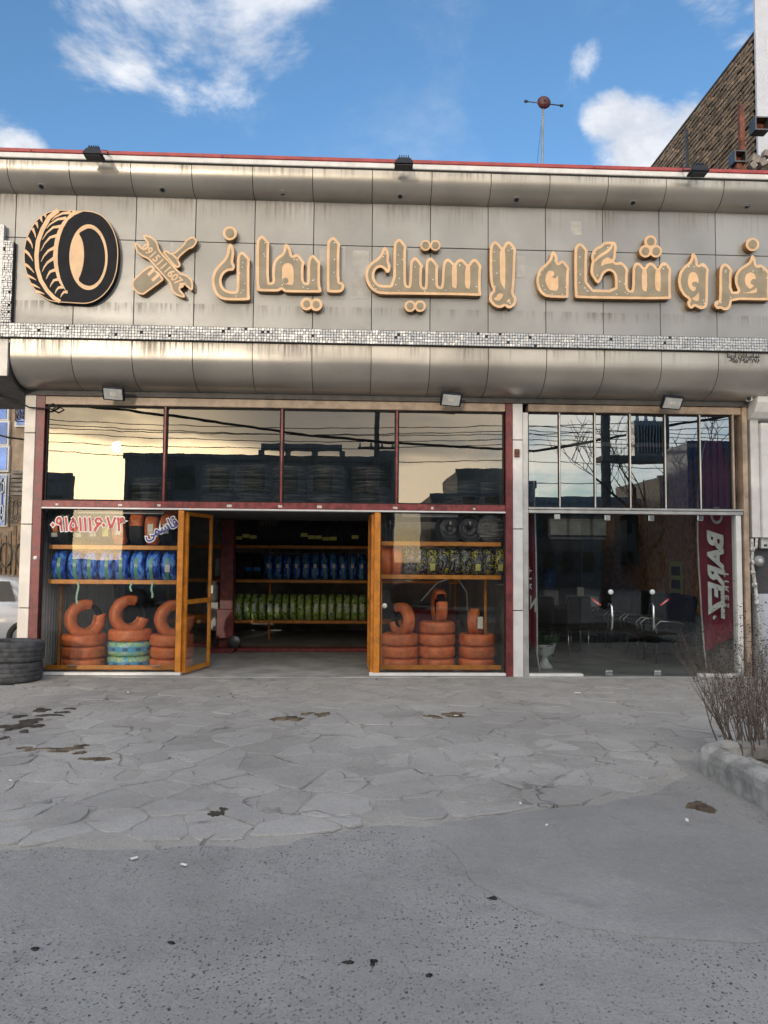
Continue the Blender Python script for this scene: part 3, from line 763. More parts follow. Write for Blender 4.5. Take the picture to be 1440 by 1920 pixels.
for px_ in (1045, 1313): q = at(px_, 972, 0); obj('patch_fitting', MB().cbox(q.x - .04, q.x + .04, -.012, .05, 2.20, 2.275, .006), 'steel', SH)
# interior shell
obj('floor', MB().box(-4.45, 5.6, .2, 7.0, -.05, .020), 'floor', SH)
obj('back_wall', MB().box(-4.45, 5.6, 6.6, 6.8, .02, 3.95), 'inwall', SH)
obj('side_wall', MB().box(-4.47, -4.35, .31, 6.6, .02, 3.95), 'inwall', SH); obj('side_wall', MB().box(5.53, 5.70, .13, 6.6, .02, 3.95), 'inwall', SH)
obj('partition_wall', MB().box(2.26, 2.40, .31, 6.6, .02, 3.95), 'inwall', SH)
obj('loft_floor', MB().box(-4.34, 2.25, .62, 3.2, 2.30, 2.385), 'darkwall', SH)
b = MB()
x = -4.28
for i in range(40): b.box(-4.35, -4.335, .40 + i * .10, .465 + i * .10, .05, 2.2)
obj('ribbed_side_panel', b, 'white', SH)
# office: slatted wood wall along the right side, white dado below
wl = obj('dado', MB().box(5.40, 5.525, .45, 6.0, .02, .78), 'inwall', SH); wl['_w'] = SH['_w']
ws = obj('slat_wall', MB().box(5.47, 5.528, .45, 6.0, .785, 3.3), 'woodgap', SH); ws['_w'] = SH['_w']
sm = MB().cbox(-.045, 0, 0, .075, 0, 2.5, .008).mesh('wood_slat', M['wood'])
for i in range(58):
    o = obj('wood_slat', sm, None, ws); o.location = (5.468 - SH['_w'][0], .47 + i * .095 - SH['_w'][1], .79)
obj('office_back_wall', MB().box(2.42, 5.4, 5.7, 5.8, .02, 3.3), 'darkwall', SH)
obj('office_ceiling', MB().box(2.42, 5.46, .5, 5.7, 3.32, 3.38), 'inwall', SH)


# ------------------------------------------------------------------ the sign: raised letters and emblems
YF = FY - .105                                                # face of the raised letters


def zoom(ox, oy, s):
    return lambda pts: [(lambda p: (p.x, p.z))(at(ox + x / s, oy + y / s, YF)) for x, y in pts]


def chaikin(p, it=1):
    for _ in range(it):
        p = [(a[0] * k + c[0] * (1 - k), a[1] * k + c[1] * (1 - k)) for a, c in zip(p, p[1:] + p[:1]) for k in (.78, .22)]
    return p


def inset(poly, d, h=.006):
    """level set of the distance to the outline: the polygon(s) lying d inside poly"""
    P = np.array(poly); Q = np.roll(P, -1, 0)
    x0, z0 = P.min(0) - h * 2; x1, z1 = P.max(0) + h * 2
    gx = np.arange(x0, x1, h); gz = np.arange(z0, z1, h); X, Z = np.meshgrid(gx, gz, indexing='ij')
    D = np.full(X.shape, 9.0); ins = np.zeros(X.shape, bool)
    for (ax, az), (bx, bz) in zip(P, Q):
        ex, ez = bx - ax, bz - az; L = ex * ex + ez * ez + 1e-12
        t = np.clip(((X - ax) * ex + (Z - az) * ez) / L, 0, 1)
        D = np.minimum(D, np.hypot(X - ax - t * ex, Z - az - t * ez))
        if abs(ez) > 1e-12: ins ^= ((az > Z) != (bz > Z)) & (X < ax + ex * (Z - az) / (ez if ez else 1e-12))
    S = np.where(ins, D, -D) - d
    seg = {}
    nx, nz = S.shape

    def cut(i, j, k, l):
        a, c = S[i, j], S[k, l]; t = a / (a - c)
        return (gx[i] + (gx[k] - gx[i]) * t, gz[j] + (gz[l] - gz[j]) * t)
    pos = S > 0
    mixed = pos[:-1, :-1].astype(int) + pos[1:, :-1] + pos[1:, 1:] + pos[:-1, 1:]
    for i, j in zip(*np.where((mixed > 0) & (mixed < 4))):
        c = [(i, j), (i + 1, j), (i + 1, j + 1), (i, j + 1)]; cr = []
        for q in range(4):
            a, e = c[q], c[(q + 1) % 4]
            if pos[a] != pos[e]: cr.append((pos[a], tuple(sorted((a, e))), cut(*a, *e)))
        outs = [q for q in cr if q[0]]; ins_ = [q for q in cr if not q[0]]
        for o_, n_ in zip(outs, ins_): seg[o_[1]] = (n_[1], o_[2])
    loops = []
    while seg:
        k0 = next(iter(seg)); k = k0; lp = []
        while k in seg:
            nk, p = seg.pop(k); lp.append(p); k = nk
        if len(lp) > 12: loops.append(lp)
    out = []
    for lp in loops:                                          # thin the loop
        keep = [lp[0]]
        for i in range(1, len(lp) - 1):
            a, m_, c = keep[-1], lp[i], lp[i + 1]
            if math.hypot(m_[0] - a[0], m_[1] - a[1]) > .03: keep.append(m_); continue
            ar = abs((m_[0] - a[0]) * (c[1] - a[1]) - (m_[1] - a[1]) * (c[0] - a[0]))
            if ar > .00003: keep.append(m_)
        if len(keep) > 5: out.append(keep)
    return out


def pip(p, poly):
    r = False
    for (ax, az), (bx, bz) in zip(poly, poly[1:] + poly[:1]):
        if (az > p[1]) != (bz > p[1]) and p[0] < ax + (bx - ax) * (p[1] - az) / (bz - az): r = not r
    return r


rl = random.Random(5)


def letter(name, label, cat, outer, gold_in=(), extra_grey=(), d=.040, leds=9, group='raised sign letters', y_back=FY - .004, smooth=1):
    poly = chaikin(outer, smooth)
    cx_ = sum(p[0] for p in poly) / len(poly); zb = min(p[1] for p in poly)
    T = thing(name, label, cat, (cx_, FY, zb), group)
    obj('return', MB().prism(poly, YF + .006, y_back), 'gold_side', T)
    obj('border', MB().prism(poly, YF, YF + .0055), 'gold', T)
    faces = inset(poly, d) if d else []
    for g in faces: obj('face', MB().prism(g, YF - .004, YF - .0005), 'greige', T)
    for g in gold_in: obj('inlay', MB().prism(chaikin(list(g)), YF - .007, YF - .0045), 'gold', T)
    for g in extra_grey: obj('scroll', MB().prism(list(g), YF - .0095, YF - .0075), 'greige', T)
    b = MB(); n = 0; tries = 0
    ins2 = faces
    while n < leds * .7 and ins2 and tries < 400:
        tries += 1
        g = rl.choice(ins2); q = rl.choice(g); q2 = (q[0] + rl.uniform(-.06, .06), q[1] + rl.uniform(-.06, .06))
        if not any(pip(q2, h_) for h_ in ins2) or any(pip(q2, list(h_)) for h_ in gold_in): continue
        n += 1; b.lathe([(.0085, 0), (.0075, -.005), (.004, -.0075), (0, -.008)], 8, (q2[0], YF - .004, q2[1]), 'y')
    if n: obj('led_studs', b, 'led', T, kind='stuff')
    return T


def ell(cx_, cy_, rx, ry=None, n=28):
    ry = ry or rx
    return [(cx_ + rx * math.cos(2 * math.pi * k / n), cy_ + ry * math.sin(2 * math.pi * k / n)) for k in range(n)]


def blob(zf, cs, r):
    """outline of touching discs: union traced by angle from their middle"""
    mx_ = sum(c[0] for c in cs) / len(cs); my = sum(c[1] for c in cs) / len(cs); out = []
    for k in range(64):
        t = 2 * math.pi * k / 64; best = 0
        for s in range(1, 320):
            x, y = mx_ + s * math.cos(t), my + s * math.sin(t)
            if any((x - c[0]) ** 2 + (y - c[1]) ** 2 < r * r for c in cs): best = s
        out.append((mx_ + best * math.cos(t), my + best * math.sin(t)))
    return zf(out)


def dots(label, zf, cs, r, rg):
    return letter('sign_dots', label, 'sign letter', blob(zf, cs, r) if len(cs) > 1 else zf(ell(*cs[0], r, n=40)), d=0, extra_grey=[zf(ell(*c, rg)) for c in cs], leds=0, smooth=0)


zC = zoom(385, 410, 1440 / 140)
letter('sign_letter', 'leftmost gold-edged letter with a flame-tipped bowl, nearest the tool emblem', 'sign letter',
       zC([(480, 475), (520, 500), (550, 580), (558, 680), (540, 790), (535, 840), (565, 890), (568, 950), (540, 1000), (480, 1003), (430, 1010), (360, 1060), (320, 1130), (310, 1200), (325, 1280), (370, 1350), (440, 1390), (520, 1400), (605, 1400), (605, 1050), (610, 720), (650, 660), (725, 630), (790, 690), (870, 790), (850, 830), (850, 1450), (865, 1530), (840, 1575), (400, 1575), (280, 1540), (190, 1460), (140, 1330), (120, 1180), (140, 1060), (190, 960), (280, 860), (370, 770), (420, 650), (430, 530)]), d=.036, leds=10)
dots('single round gold dot over the leftmost sign letter', zC, [(472, 280)], 135, 85)
zD = zoom(470, 420, 1440 / 190)
letter('sign_letter', 'joined gold-edged letters with tall left stem and flame tip over an arched inlay', 'sign letter',
       zD([(155, 155), (200, 185), (270, 270), (262, 300), (258, 830), (300, 830), (312, 800), (305, 740), (305, 640), (320, 540), (380, 460), (440, 430), (470, 370), (470, 300), (500, 275), (545, 310), (575, 370), (590, 455), (640, 425), (680, 430), (720, 475), (775, 560), (750, 590), (750, 790), (770, 830), (805, 835), (805, 560), (830, 470), (885, 430), (930, 470), (995, 550), (985, 590), (985, 870), (1005, 930), (1005, 965), (980, 975), (500, 970), (470, 955), (440, 930), (400, 955), (360, 960), (110, 955), (80, 930), (78, 250), (110, 195)]),
       gold_in=[zD([(450, 850), (445, 640), (460, 590), (500, 560), (560, 560), (595, 595), (610, 660), (612, 870), (520, 865)])], extra_grey=[zD(ell(495, 808, 42, n=16))], d=.036, leds=16)
dots('pair of gold dots below the joined letters of the left word', zD, [(795, 1135), (930, 1145)], 90, 48)
letter('sign_letter', 'tall single stem letter with a curled foot, right of the left word', 'sign letter',
       zD([(1170, 175), (1215, 210), (1280, 290), (1262, 330), (1258, 820), (1300, 825), (1335, 870), (1325, 930), (1290, 965), (1230, 975), (1095, 970), (1080, 940), (1083, 270), (1110, 220)]), d=.036, leds=5)
zE = zoom(670, 430, 9)
letter('sign_letter', 'long joined letters of the middle word with a hooked flame at their left end', 'sign letter',
       zE([(465, 290), (510, 330), (540, 420), (530, 530), (560, 600), (555, 690), (530, 735), (490, 730), (460, 680), (420, 650), (370, 640), (310, 680), (285, 750), (290, 830), (330, 900), (390, 940), (605, 940), (610, 260), (640, 190), (710, 150), (760, 190), (840, 300), (820, 340), (820, 900), (835, 945), (875, 950), (885, 570), (910, 510), (970, 465), (1020, 490), (1115, 620), (1090, 660), (1085, 920), (1105, 975), (1145, 980), (1150, 570), (1180, 500), (1240, 470), (1290, 510), (1375, 620), (1360, 650), (1360, 930), (1375, 965), (1420, 965), (1435, 600), (1470, 520), (1530, 485), (1580, 520), (1640, 585), (1680, 520), (1750, 490), (1810, 530), (1870, 605), (1910, 530), (1980, 490), (2030, 520), (2100, 620), (2085, 680), (2080, 1020), (2100, 1090), (2080, 1125), (1800, 1112), (1300, 1104), (800, 1098), (400, 1095), (300, 1065), (210, 990), (150, 880), (130, 760), (150, 660), (220, 560), (330, 490), (400, 410), (430, 320)]),
       gold_in=[zE([(1595, 620), (1640, 590), (1680, 610), (1680, 1005), (1620, 990), (1595, 960)]), zE([(1820, 640), (1870, 610), (1905, 620), (1905, 1010), (1850, 1000), (1815, 960)])], d=.036, leds=24)
dots('pair of gold dots above the middle word', zE, [(1150, 270), (1315, 270)], 90, 58)
dots('pair of gold dots below the middle word', zE, [(890, 1295), (1060, 1295)], 96, 57)
zG = zoom(900, 440, 8)
letter('sign_letter', 'tall twin-stem gold letter with curled feet, right end of the middle word', 'sign letter',
       zG([(225, 90), (270, 115), (340, 205), (370, 130), (425, 92), (470, 115), (545, 215), (535, 270), (528, 560), (515, 780), (500, 880), (540, 920), (550, 990), (525, 1060), (460, 1105), (410, 1100), (375, 1065), (330, 1095), (270, 1100), (190, 1060), (140, 990), (135, 930), (155, 870), (200, 835), (160, 740), (145, 600), (145, 200), (170, 130)]),
       gold_in=[zG([(310, 230), (345, 205), (378, 215), (380, 830), (330, 760), (298, 680), (295, 280)]), zG([(255, 900), (300, 880), (350, 895), (330, 950), (280, 1000), (215, 980), (205, 955), (245, 940)]), zG([(440, 960), (458, 990), (440, 1020), (395, 1015), (410, 985)])], d=.036, leds=11)
letter('sign_letter', 'gold letter with flame tip and spiral inlay, left end of the right word', 'sign letter',
       zG([(1100, 240), (1140, 280), (1165, 350), (1165, 430), (1200, 395), (1240, 385), (1280, 410), (1350, 510), (1330, 550), (1328, 900), (1330, 940), (1300, 950), (1010, 940), (930, 900), (870, 820), (840, 690), (860, 570), (910, 490), (990, 430), (1040, 370), (1070, 270)]),
       gold_in=[zG([(1060, 535), (1110, 560), (1110, 610), (1080, 630), (1100, 655), (1140, 650), (1172, 600), (1175, 845), (1060, 840), (1010, 790), (975, 690), (990, 600), (1020, 550)])], d=.036, leds=11)
zH = zoom(1060, 420, 1440 / 210)
letter('sign_letter', 'wide joined letters of the right word with a plumed head and two slot inlays', 'sign letter',
       zH([(185, 240), (235, 270), (295, 350), (278, 390), (278, 840), (640, 848), (640, 690), (620, 630), (575, 600), (530, 610), (490, 650), (470, 710), (425, 768), (395, 750), (320, 640), (330, 520), (345, 480), (328, 430), (345, 360), (390, 300), (450, 280), (495, 228), (620, 225), (650, 245), (665, 300), (650, 380), (650, 430), (625, 480), (660, 500), (705, 480), (760, 510), (815, 595), (800, 640), (800, 810), (820, 850), (860, 850), (865, 570), (885, 510), (930, 490), (970, 510), (1015, 570), (1050, 510), (1100, 490), (1150, 520), (1190, 580), (1225, 510), (1275, 485), (1320, 515), (1365, 585), (1355, 640), (1355, 900), (1365, 940), (1340, 970), (150, 955), (120, 930), (115, 330), (140, 270)]),
       gold_in=[zH([(982, 600), (1015, 575), (1048, 600), (1048, 875), (1010, 865), (982, 830)]), zH([(1152, 610), (1190, 585), (1222, 600), (1225, 875), (1180, 865), (1150, 820)]), zH([(455, 550), (470, 470), (540, 425), (600, 460), (640, 500), (560, 510), (500, 525)]), zH([(600, 240), (625, 250), (590, 330), (540, 375), (450, 430), (385, 490), (360, 480), (420, 405), (520, 345), (570, 300)])], d=.036, leds=22)
dots('cluster of three gold dots above the right word', zH, [(1095, 225), (1030, 350), (1165, 350)], 80, 48)
zI = zoom(1250, 420, 1440 / 190)
letter('sign_letter', 'single gold letter with flame tip and teardrop inlay, second from the right', 'sign letter',
       zI([(380, 410), (415, 440), (440, 510), (445, 590), (500, 550), (540, 560), (605, 650), (590, 700), (585, 1130), (560, 1190), (490, 1215), (440, 1190), (400, 1165), (370, 1200), (330, 1200), (295, 1150), (295, 1100), (320, 1075), (240, 1020), (180, 920), (160, 810), (180, 690), (230, 610), (320, 540), (350, 480), (350, 430)]),
       gold_in=[zI([(370, 682), (420, 700), (450, 780), (450, 850), (420, 825), (380, 820), (350, 850), (370, 890), (420, 900), (400, 950), (370, 965), (320, 920), (295, 840), (305, 750), (335, 695)]), zI([(455, 960), (455, 1095), (420, 1100), (345, 1065), (395, 1035), (430, 1000)])], d=.036, leds=10)
letter('sign_letter', 'rightmost joined gold letters cut off by the picture edge', 'sign letter',
       zI([(830, 555), (880, 580), (940, 660), (920, 700), (920, 960), (1020, 960), (980, 870), (965, 780), (985, 700), (1030, 630), (1110, 580), (1180, 530), (1200, 450), (1225, 440), (1260, 480), (1275, 590), (1320, 570), (1370, 590), (1480, 700), (1462, 740), (1460, 1030), (1475, 1080), (1440, 1085), (930, 1075), (915, 1170), (870, 1225), (810, 1225), (770, 1200), (720, 1210), (680, 1170), (675, 1120), (710, 1085), (750, 1090), (750, 640), (780, 580)]),
       gold_in=[zI([(1190, 685), (1240, 705), (1270, 790), (1220, 780), (1180, 830), (1210, 870), (1245, 870), (1210, 910), (1170, 925), (1120, 870), (1105, 790), (1125, 720)]), zI([(1280, 900), (1280, 990), (1060, 985), (1160, 972), (1240, 935)])], d=.036, leds=12)
dots('single gold dot above the rightmost sign letters', zI, [(1220, 290)], 95, 60)


def stroke(zf, pts, w0, w1):
    """tapered ribbon outline along pts"""
    L, Rr = [], []
    n = len(pts)
    for i, p in enumerate(pts):
        a = pts[max(0, i - 1)]; c = pts[min(n - 1, i + 1)]; dx, dy = c[0] - a[0], c[1] - a[1]; l = math.hypot(dx, dy) or 1
        wd = (w0 + (w1 - w0) * i / (n - 1)) / 2
        L.append((p[0] - dy / l * wd, p[1] + dx / l * wd)); Rr.append((p[0] + dy / l * wd, p[1] - dx / l * wd))
    return zf(L + Rr[::-1])


# tyre emblem
zA = zoom(30, 380, 1440 / 210)
out = zA([(480, 100), (580, 92), (700, 95), (800, 105), (900, 102), (1000, 115), (1100, 155), (1180, 230), (1250, 340), (1295, 470), (1315, 600), (1312, 740), (1295, 880), (1255, 1010), (1190, 1120), (1100, 1215), (1000, 1275), (900, 1300), (780, 1295), (640, 1285), (520, 1280), (420, 1260), (330, 1205), (250, 1140), (180, 1030), (130, 900), (102, 780), (98, 650), (112, 530), (140, 430), (200, 310), (280, 205), (380, 135)])
T = thing('tyre_emblem', 'big black tyre-shaped emblem with gold tread and rim lines', 'emblem', (sum(p[0] for p in out) / len(out), FY, min(p[1] for p in out)))
poly = chaikin(out, 2)
obj('return', MB().prism(poly, YF + .004, FY - .004), 'black', T); obj('rim_line', MB().prism(poly, YF, YF + .0035), 'gold', T)
for g in inset(poly, .012): obj('face', MB().prism(g, YF - .004, YF - .0005), 'black', T)
y1, y0 = YF - .0045, YF - .007
obj('shoulder', MB().prism(zA([(735, 108), (690, 150), (650, 205), (600, 250), (575, 300), (545, 350), (520, 420), (505, 470), (490, 560), (485, 620), (478, 690), (485, 760), (495, 830), (510, 890), (530, 960), (560, 1030), (600, 1090), (640, 1130), (665, 1160), (650, 1140), (610, 1060), (575, 980), (553, 880), (540, 780), (537, 680), (545, 560), (570, 440), (610, 330), (670, 230), (750, 165), (860, 118)]), y0, y1), 'gold', T)
obj('tread_line', MB().prism(stroke(zA, [(545, 100), (430, 190), (340, 350), (285, 500), (265, 680), (275, 850), (320, 1000), (400, 1130), (490, 1225), (570, 1275)], 60, 48), y0, y1), 'gold', T)
for q in ([(705, 128), (600, 140), (510, 185), (460, 235)], [(650, 200), (540, 215), (440, 280), (395, 335)], [(590, 305), (480, 320), (400, 390), (340, 480)], [(530, 425), (440, 450), (370, 530), (320, 625)], [(500, 580), (420, 620), (360, 690), (325, 760)], [(490, 715), (410, 770), (365, 830), (340, 890)], [(510, 865), (440, 890), (410, 940), (390, 985)], [(555, 985), (490, 1000), (455, 1050), (440, 1090)], [(610, 1085), (550, 1095), (520, 1130), (505, 1170)], [(665, 1152), (620, 1150), (590, 1185), (575, 1220)],
          [(372, 150), (378, 170), (383, 185), (385, 200)], [(318, 190), (325, 212), (333, 235), (340, 255)], [(263, 255), (270, 280), (280, 310), (285, 335)], [(213, 330), (232, 370), (248, 410), (255, 455)], [(148, 455), (180, 495), (205, 540), (215, 590)], [(114, 618), (160, 655), (195, 705), (220, 755)], [(116, 795), (165, 825), (205, 865), (235, 905)], [(138, 937), (185, 955), (230, 978), (262, 1000)], [(188, 1052), (235, 1065), (280, 1085), (315, 1105)], [(255, 1142), (300, 1152), (340, 1165), (370, 1180)]):
    obj('tread_mark', MB().prism(stroke(zA, q, 42, 5), y0 - .0005, y1), 'gold', T)
obj('rim', MB().prism(zA(ell(934, 703, 246, 422, 48)), y0, y1), 'gold', T)
obj('hub', MB().prism(chaikin(zA([(810, 400), (850, 370), (930, 330), (1000, 345), (1070, 410), (1120, 510), (1148, 640), (1148, 780), (1120, 900), (1070, 1000), (1000, 1060), (940, 1075), (870, 1055), (800, 1000), (845, 900), (870, 790), (880, 670), (870, 540), (845, 460)])), y0 - .003, y0 - .0005), 'black', T)
# crossed spanner and screwdriver with the shop's number
zB = zoom(235, 420, 9)
wr = zB([(300, 190), (330, 178), (430, 205), (510, 260), (545, 310), (565, 400), (600, 470), (760, 640), (900, 790), (940, 830), (1040, 860), (1110, 920), (1140, 980), (1145, 1090), (1120, 1125), (1090, 1110), (990, 1015), (905, 1080), (1005, 1200), (1005, 1235), (970, 1245), (850, 1200), (780, 1130), (745, 1000), (700, 950), (560, 790), (400, 610), (370, 585), (260, 540), (180, 460), (150, 340), (165, 305), (200, 310), (305, 425), (390, 350), (300, 230)])
T = thing('tool_emblem', 'crossed spanner and screwdriver emblem bearing a phone number, right of the tyre emblem', 'emblem', (sum(p[0] for p in wr) / len(wr), FY, min(p[1] for p in wr)))
for nm, pl in (('spanner', wr), ('screwdriver_blade', zB([(1140, 195), (1225, 285), (1150, 400), (1055, 430), (880, 590), (935, 670), (930, 710), (885, 745), (830, 720), (635, 490), (640, 460), (690, 435), (790, 510), (985, 340), (1010, 270)])), ('screwdriver_handle', zB([(430, 690), (480, 730), (500, 775), (560, 810), (590, 850), (650, 930), (620, 965), (340, 1170), (300, 1195), (210, 1180), (130, 1100), (100, 1010), (125, 940), (280, 790)]))):
    pl = chaikin(pl)
    o = obj(nm, MB().prism(pl, YF + .005, FY - .004), 'gold_side', T)
    obj('border', MB().prism(pl, YF, YF + .0045), 'gold', o)
    for g in inset(pl, .024): obj('face', MB().prism(g, YF - .004, YF - .0005), 'greige', o)
    if nm == 'screwdriver_handle':
        for q in ([(490, 765), (385, 865)], [(570, 855), (455, 960)]): obj('flute', MB().prism(stroke(zB, q, 52, 52), YF - .007, YF - .0045), 'gold', o)
    if nm == 'screwdriver_blade': obj('collar_line', MB().prism(stroke(zB, [(790, 512), (875, 592)], 30, 30), YF - .007, YF - .0045), 'gold', o)
    if nm == 'spanner':
        c = at(235 + 645 / 9, 420 + 715 / 9, YF)
        lettering('number', '09151116074', .150, upright((c.x, YF - .0065, c.z), R(-45.5)), 'gold', o, fat=.004, squash=(.92, 1.0))
# painter's signature on the skirt and lettering on the left window
sg = at(1393, 664, FY - .02)
lettering('signature', '\ufe8e\ufee8\ufbfe\ufead\ufe81 \ufee5\ufe8d\ufeaf\ufe8e\ufeb3\ufe8e\ufee4\ufee7', .085, upright((sg.x, FY - .0275, 4.405)), 'ink', SH, fat=.003)
sg = at(1396, 678, FY - .02)
lettering('signature', '\u06f0\u06f9\u06f1\u06f5 \u06f8\u06f9\u06f5\u06f3\u06f2\u06f7\u06f8', .075, upright((sg.x, FY - .0275, 4.335)), 'ink', SH, fat=.003)
for nm, fat, m_, yy in (('window_number', .019, 'white_print', .0165), ('window_number', .006, 'red_print', .0125)):
    for px_, tx in ((133, '\u06f0\u06f9\u06f1\u06f5\u06f1\u06f1\u06f1'), (211, '\u06f0\u06f7\u06f4')):
        c = at(px_, 984, 0)
        lettering(nm, tx, .268, upright((c.x, yy, c.z)), m_, SH, fat=fat, squash=(.86, 1.0))
    zW = lambda pts: [(lambda p: (p.x, p.z))(at(80 + x / 5.333, 940 + y / 5.333, 0)) for x, y in pts]
    wd = 46 if m_ == 'white_print' else 27
    obj(nm, MB().prism(stroke(zW, [(588, 200), (570, 172), (542, 170), (524, 192), (534, 218), (566, 222)], wd * .8, wd), yy + .0006, yy + .0020), m_, SH)
    obj(nm, MB().prism(stroke(zW, [(578, 214), (548, 238), (526, 268), (516, 296)], wd, wd), yy + .0022, yy + .0034), m_, SH)
c = at(301, 991, 0)
for nm, fat, m_, yy in (('window_name', .017, 'white_print', .0165), ('window_name', .005, 'blue_print', .0125)):
    lettering(nm, '\ufbfd\ufee4\ufeb3\ufe8e\ufed7', .20, upright((c.x, yy, c.z), R(24)), m_, SH, fat=fat, squash=(.86, 1.0))
# pale ghosts of old stickers on the cladding
am = mat('adhesive_residue', (.40, .385, .36), .6)
for (x0, y0_, x1, y1_) in ((598, 462, 648, 560), (660, 470, 692, 560), (1070, 415, 1090, 440), (308, 456, 326, 470), (960, 480, 985, 520)):
    a = at(x0, y1_, FY); c = at(x1, y0_, FY); obj('adhesive_patch', MB().box(a.x, c.x, FY - .0012, FY + .004, a.z, c.z), am, SH)


# ------------------------------------------------------------------ tyres
def tyre_prof(Ro, ri, wd, groove=True, gd_=.008):
    h = wd / 2; P = [(ri, -.62 * h), (ri + .012, -.78 * h), (ri + (Ro - ri) * .35, -.97 * h), (ri + (Ro - ri) * .6, -h), (Ro - .035, -.95 * h), (Ro - .012, -.84 * h), (Ro, -.74 * h)]
    if groove:
        for g in (-.42, 0, .42): P += [(Ro + .001, (g - .09) * h), (Ro - gd_, (g - .07) * h), (Ro - gd_, (g + .07) * h), (Ro + .001, (g + .09) * h)]
    else: P += [(Ro + .004, -.4 * h), (Ro + .005, 0), (Ro + .004, .4 * h)]
    P += [(Ro, .74 * h), (Ro - .012, .84 * h), (Ro - .035, .95 * h), (ri + (Ro - ri) * .6, h), (ri + (Ro - ri) * .35, .97 * h), (ri + .012, .78 * h), (ri, .62 * h), (ri + .03, .45 * h), (Ro - .05, .55 * h), (Ro - .05, -.55 * h), (ri + .03, -.45 * h), (ri, -.62 * h)]
    return P


def wrinkle(b, amp, seed):
    r_ = random.Random(seed); ph = [r_.uniform(0, 6.28) for _ in range(8)]
    out = []
    for x, y, z in b.v:
        t = math.atan2(y, x); rr = math.hypot(x, y) or 1e-6
        k = amp * (math.sin(t * 9 + ph[0] + z * 30) + .7 * math.sin(t * 17 + ph[1] - z * 50) + .6 * math.sin(z * 70 + ph[2] + t * 5) + .5 * math.sin(t * 29 + ph[3])) / 2
        out.append((x * (1 + k / rr), y * (1 + k / rr), z + k * .6 * math.sin(t * 13 + ph[4])))
    b.v = out; return b


TM = {}


def tyre_mesh(key, Ro, ri, wd, m, groove=False, amp=0.0, seed=0, a0=0, a1=None, n=40):
    if key not in TM:
        b = MB(); b.lathe(tyre_prof(Ro, ri, wd, groove), n, a0=a0, a1=a1)
        if groove and a1 is None:                            # shoulder blocks of the tread
            pass
        if amp: wrinkle(b, amp, seed)
        TM[key] = b.mesh('tyre', M[m])
    return TM[key]


def tyre(name, label, me, loc, rot=(0, 0, 0), group=None):
    o = obj(name, me, None, None, loc=loc); o.rotation_euler = rot
    tag(o, label, 'tyre', group); o['_w'] = (0, 0, 0); return o


def label_on(o, m, w_, h_, Ro, t, dz=0.0, name='paper_label'):
    """small label bent over the tread at angle t (local frame, axis z)"""
    b = MB(); n = 4; vs = []
    for i in range(n + 1):
        a = t + (i / n - .5) * h_ / Ro
        for z in (-w_ / 2, w_ / 2): vs.append(((Ro + .009) * math.cos(a), (Ro + .009) * math.sin(a), z + dz))
    b.add(vs, [(2 * i, 2 * i + 1, 2 * i + 3, 2 * i + 2) for i in range(n)], True)
    me = b.mesh(name, M[m]); q = obj(name, me, None, o); return q


FRONT = math.pi / 2      # local angle that ends up facing the street for tyres turned to lie along X
AXX = (0, R(90), 0)      # axis along X:  local z -> +X, local x -> -Z
# with this rotation local angle pi (x = -1) points up and -pi/2 (y = -1) points at the street
S_ = -math.pi / 2
WV = [tyre_mesh('wrap%d' % i, .300, .17, .172, 'wrap', amp=.004, seed=i) for i in range(4)]
WS = [tyre_mesh('wraps%d' % i, .262, .15, .176, 'wrap', amp=.004, seed=10 + i) for i in range(3)]
tb = tyre_mesh('inner', .272, .165, .165, 'rubber', True)
rt = random.Random(2)

# two worn tyres lying outside by the left pillar
b = MB(); pr = [(.352 - .004 * (abs(h_) / .131) ** 2, h_) for h_ in (-.095, -.060, -.055, -.050, -.004, 0, .004, .050, .055, .060, .095)]
pr = [(r_ - (.004 if abs(abs(h_) - .055) < .001 or abs(h_) < .001 else 0), h_) for r_, h_ in pr]
pr = [(.20, -.085), (.212, -.105), (.25, -.127), (.29, -.131), (.325, -.125), (.343, -.112)] + pr + [(.343, .112), (.325, .125), (.29, .131), (.25, .127), (.212, .105), (.20, .085), (.23, .06), (.31, .07), (.31, -.07), (.23, -.06), (.20, -.085)]
b.lathe(pr, 64); wrinkle(b, .002, 3); me = b.mesh('tyre', M['rubber_old'])
c = gd(45, 1291); cx0, cy0 = -4.33, -.47
tyre('worn_tyre', 'worn dusty black tyre on the pavement, lower of the two by the left pillar', me, (cx0, cy0, .155), (0, 0, .3), 'worn tyres by the left pillar')
tyre('worn_tyre', 'worn dusty black tyre lying on top of another by the left pillar', me, (cx0 + .012, cy0 + .01, .410), (R(1.2), R(1.0), 1.3), 'worn tyres by the left pillar')


def rack(label, x0, x1, y0, y1, shelves, legs, rail=None, zt=2.2, inner=True):
    T = thing('tyre_rack', label, 'rack', ((x0 + x1) / 2, y1, .02))
    for z in shelves:
        s = obj('shelf', MB().cbox(x0, x1, y0, y0 + .035, z - .03, z + .03, .004), 'orange', T)
        obj('back_rail', MB().cbox(x0, x1, y1 - .035, y1, z - .03, z + .03, .004), 'orange', s)
        b = MB()
        for k in range(5):
            xx = x0 + (x1 - x0) * (k + .5) / 5; b.box(xx - .015, xx + .015, y0 + .036, y1 - .036, z - .025, z + .005)
        obj('cross_bar', b, 'orange', s)
    for (lx, ly) in legs: obj('leg', MB().cbox(lx - .02, lx + .02, ly - .02, ly + .02, .021, zt, .004), 'orange', T)
    if rail: obj('bottom_rail', MB().cbox(x0, x1, y0, y0 + .035, rail - .03, rail + .03, .004), 'orange', T)
    return T


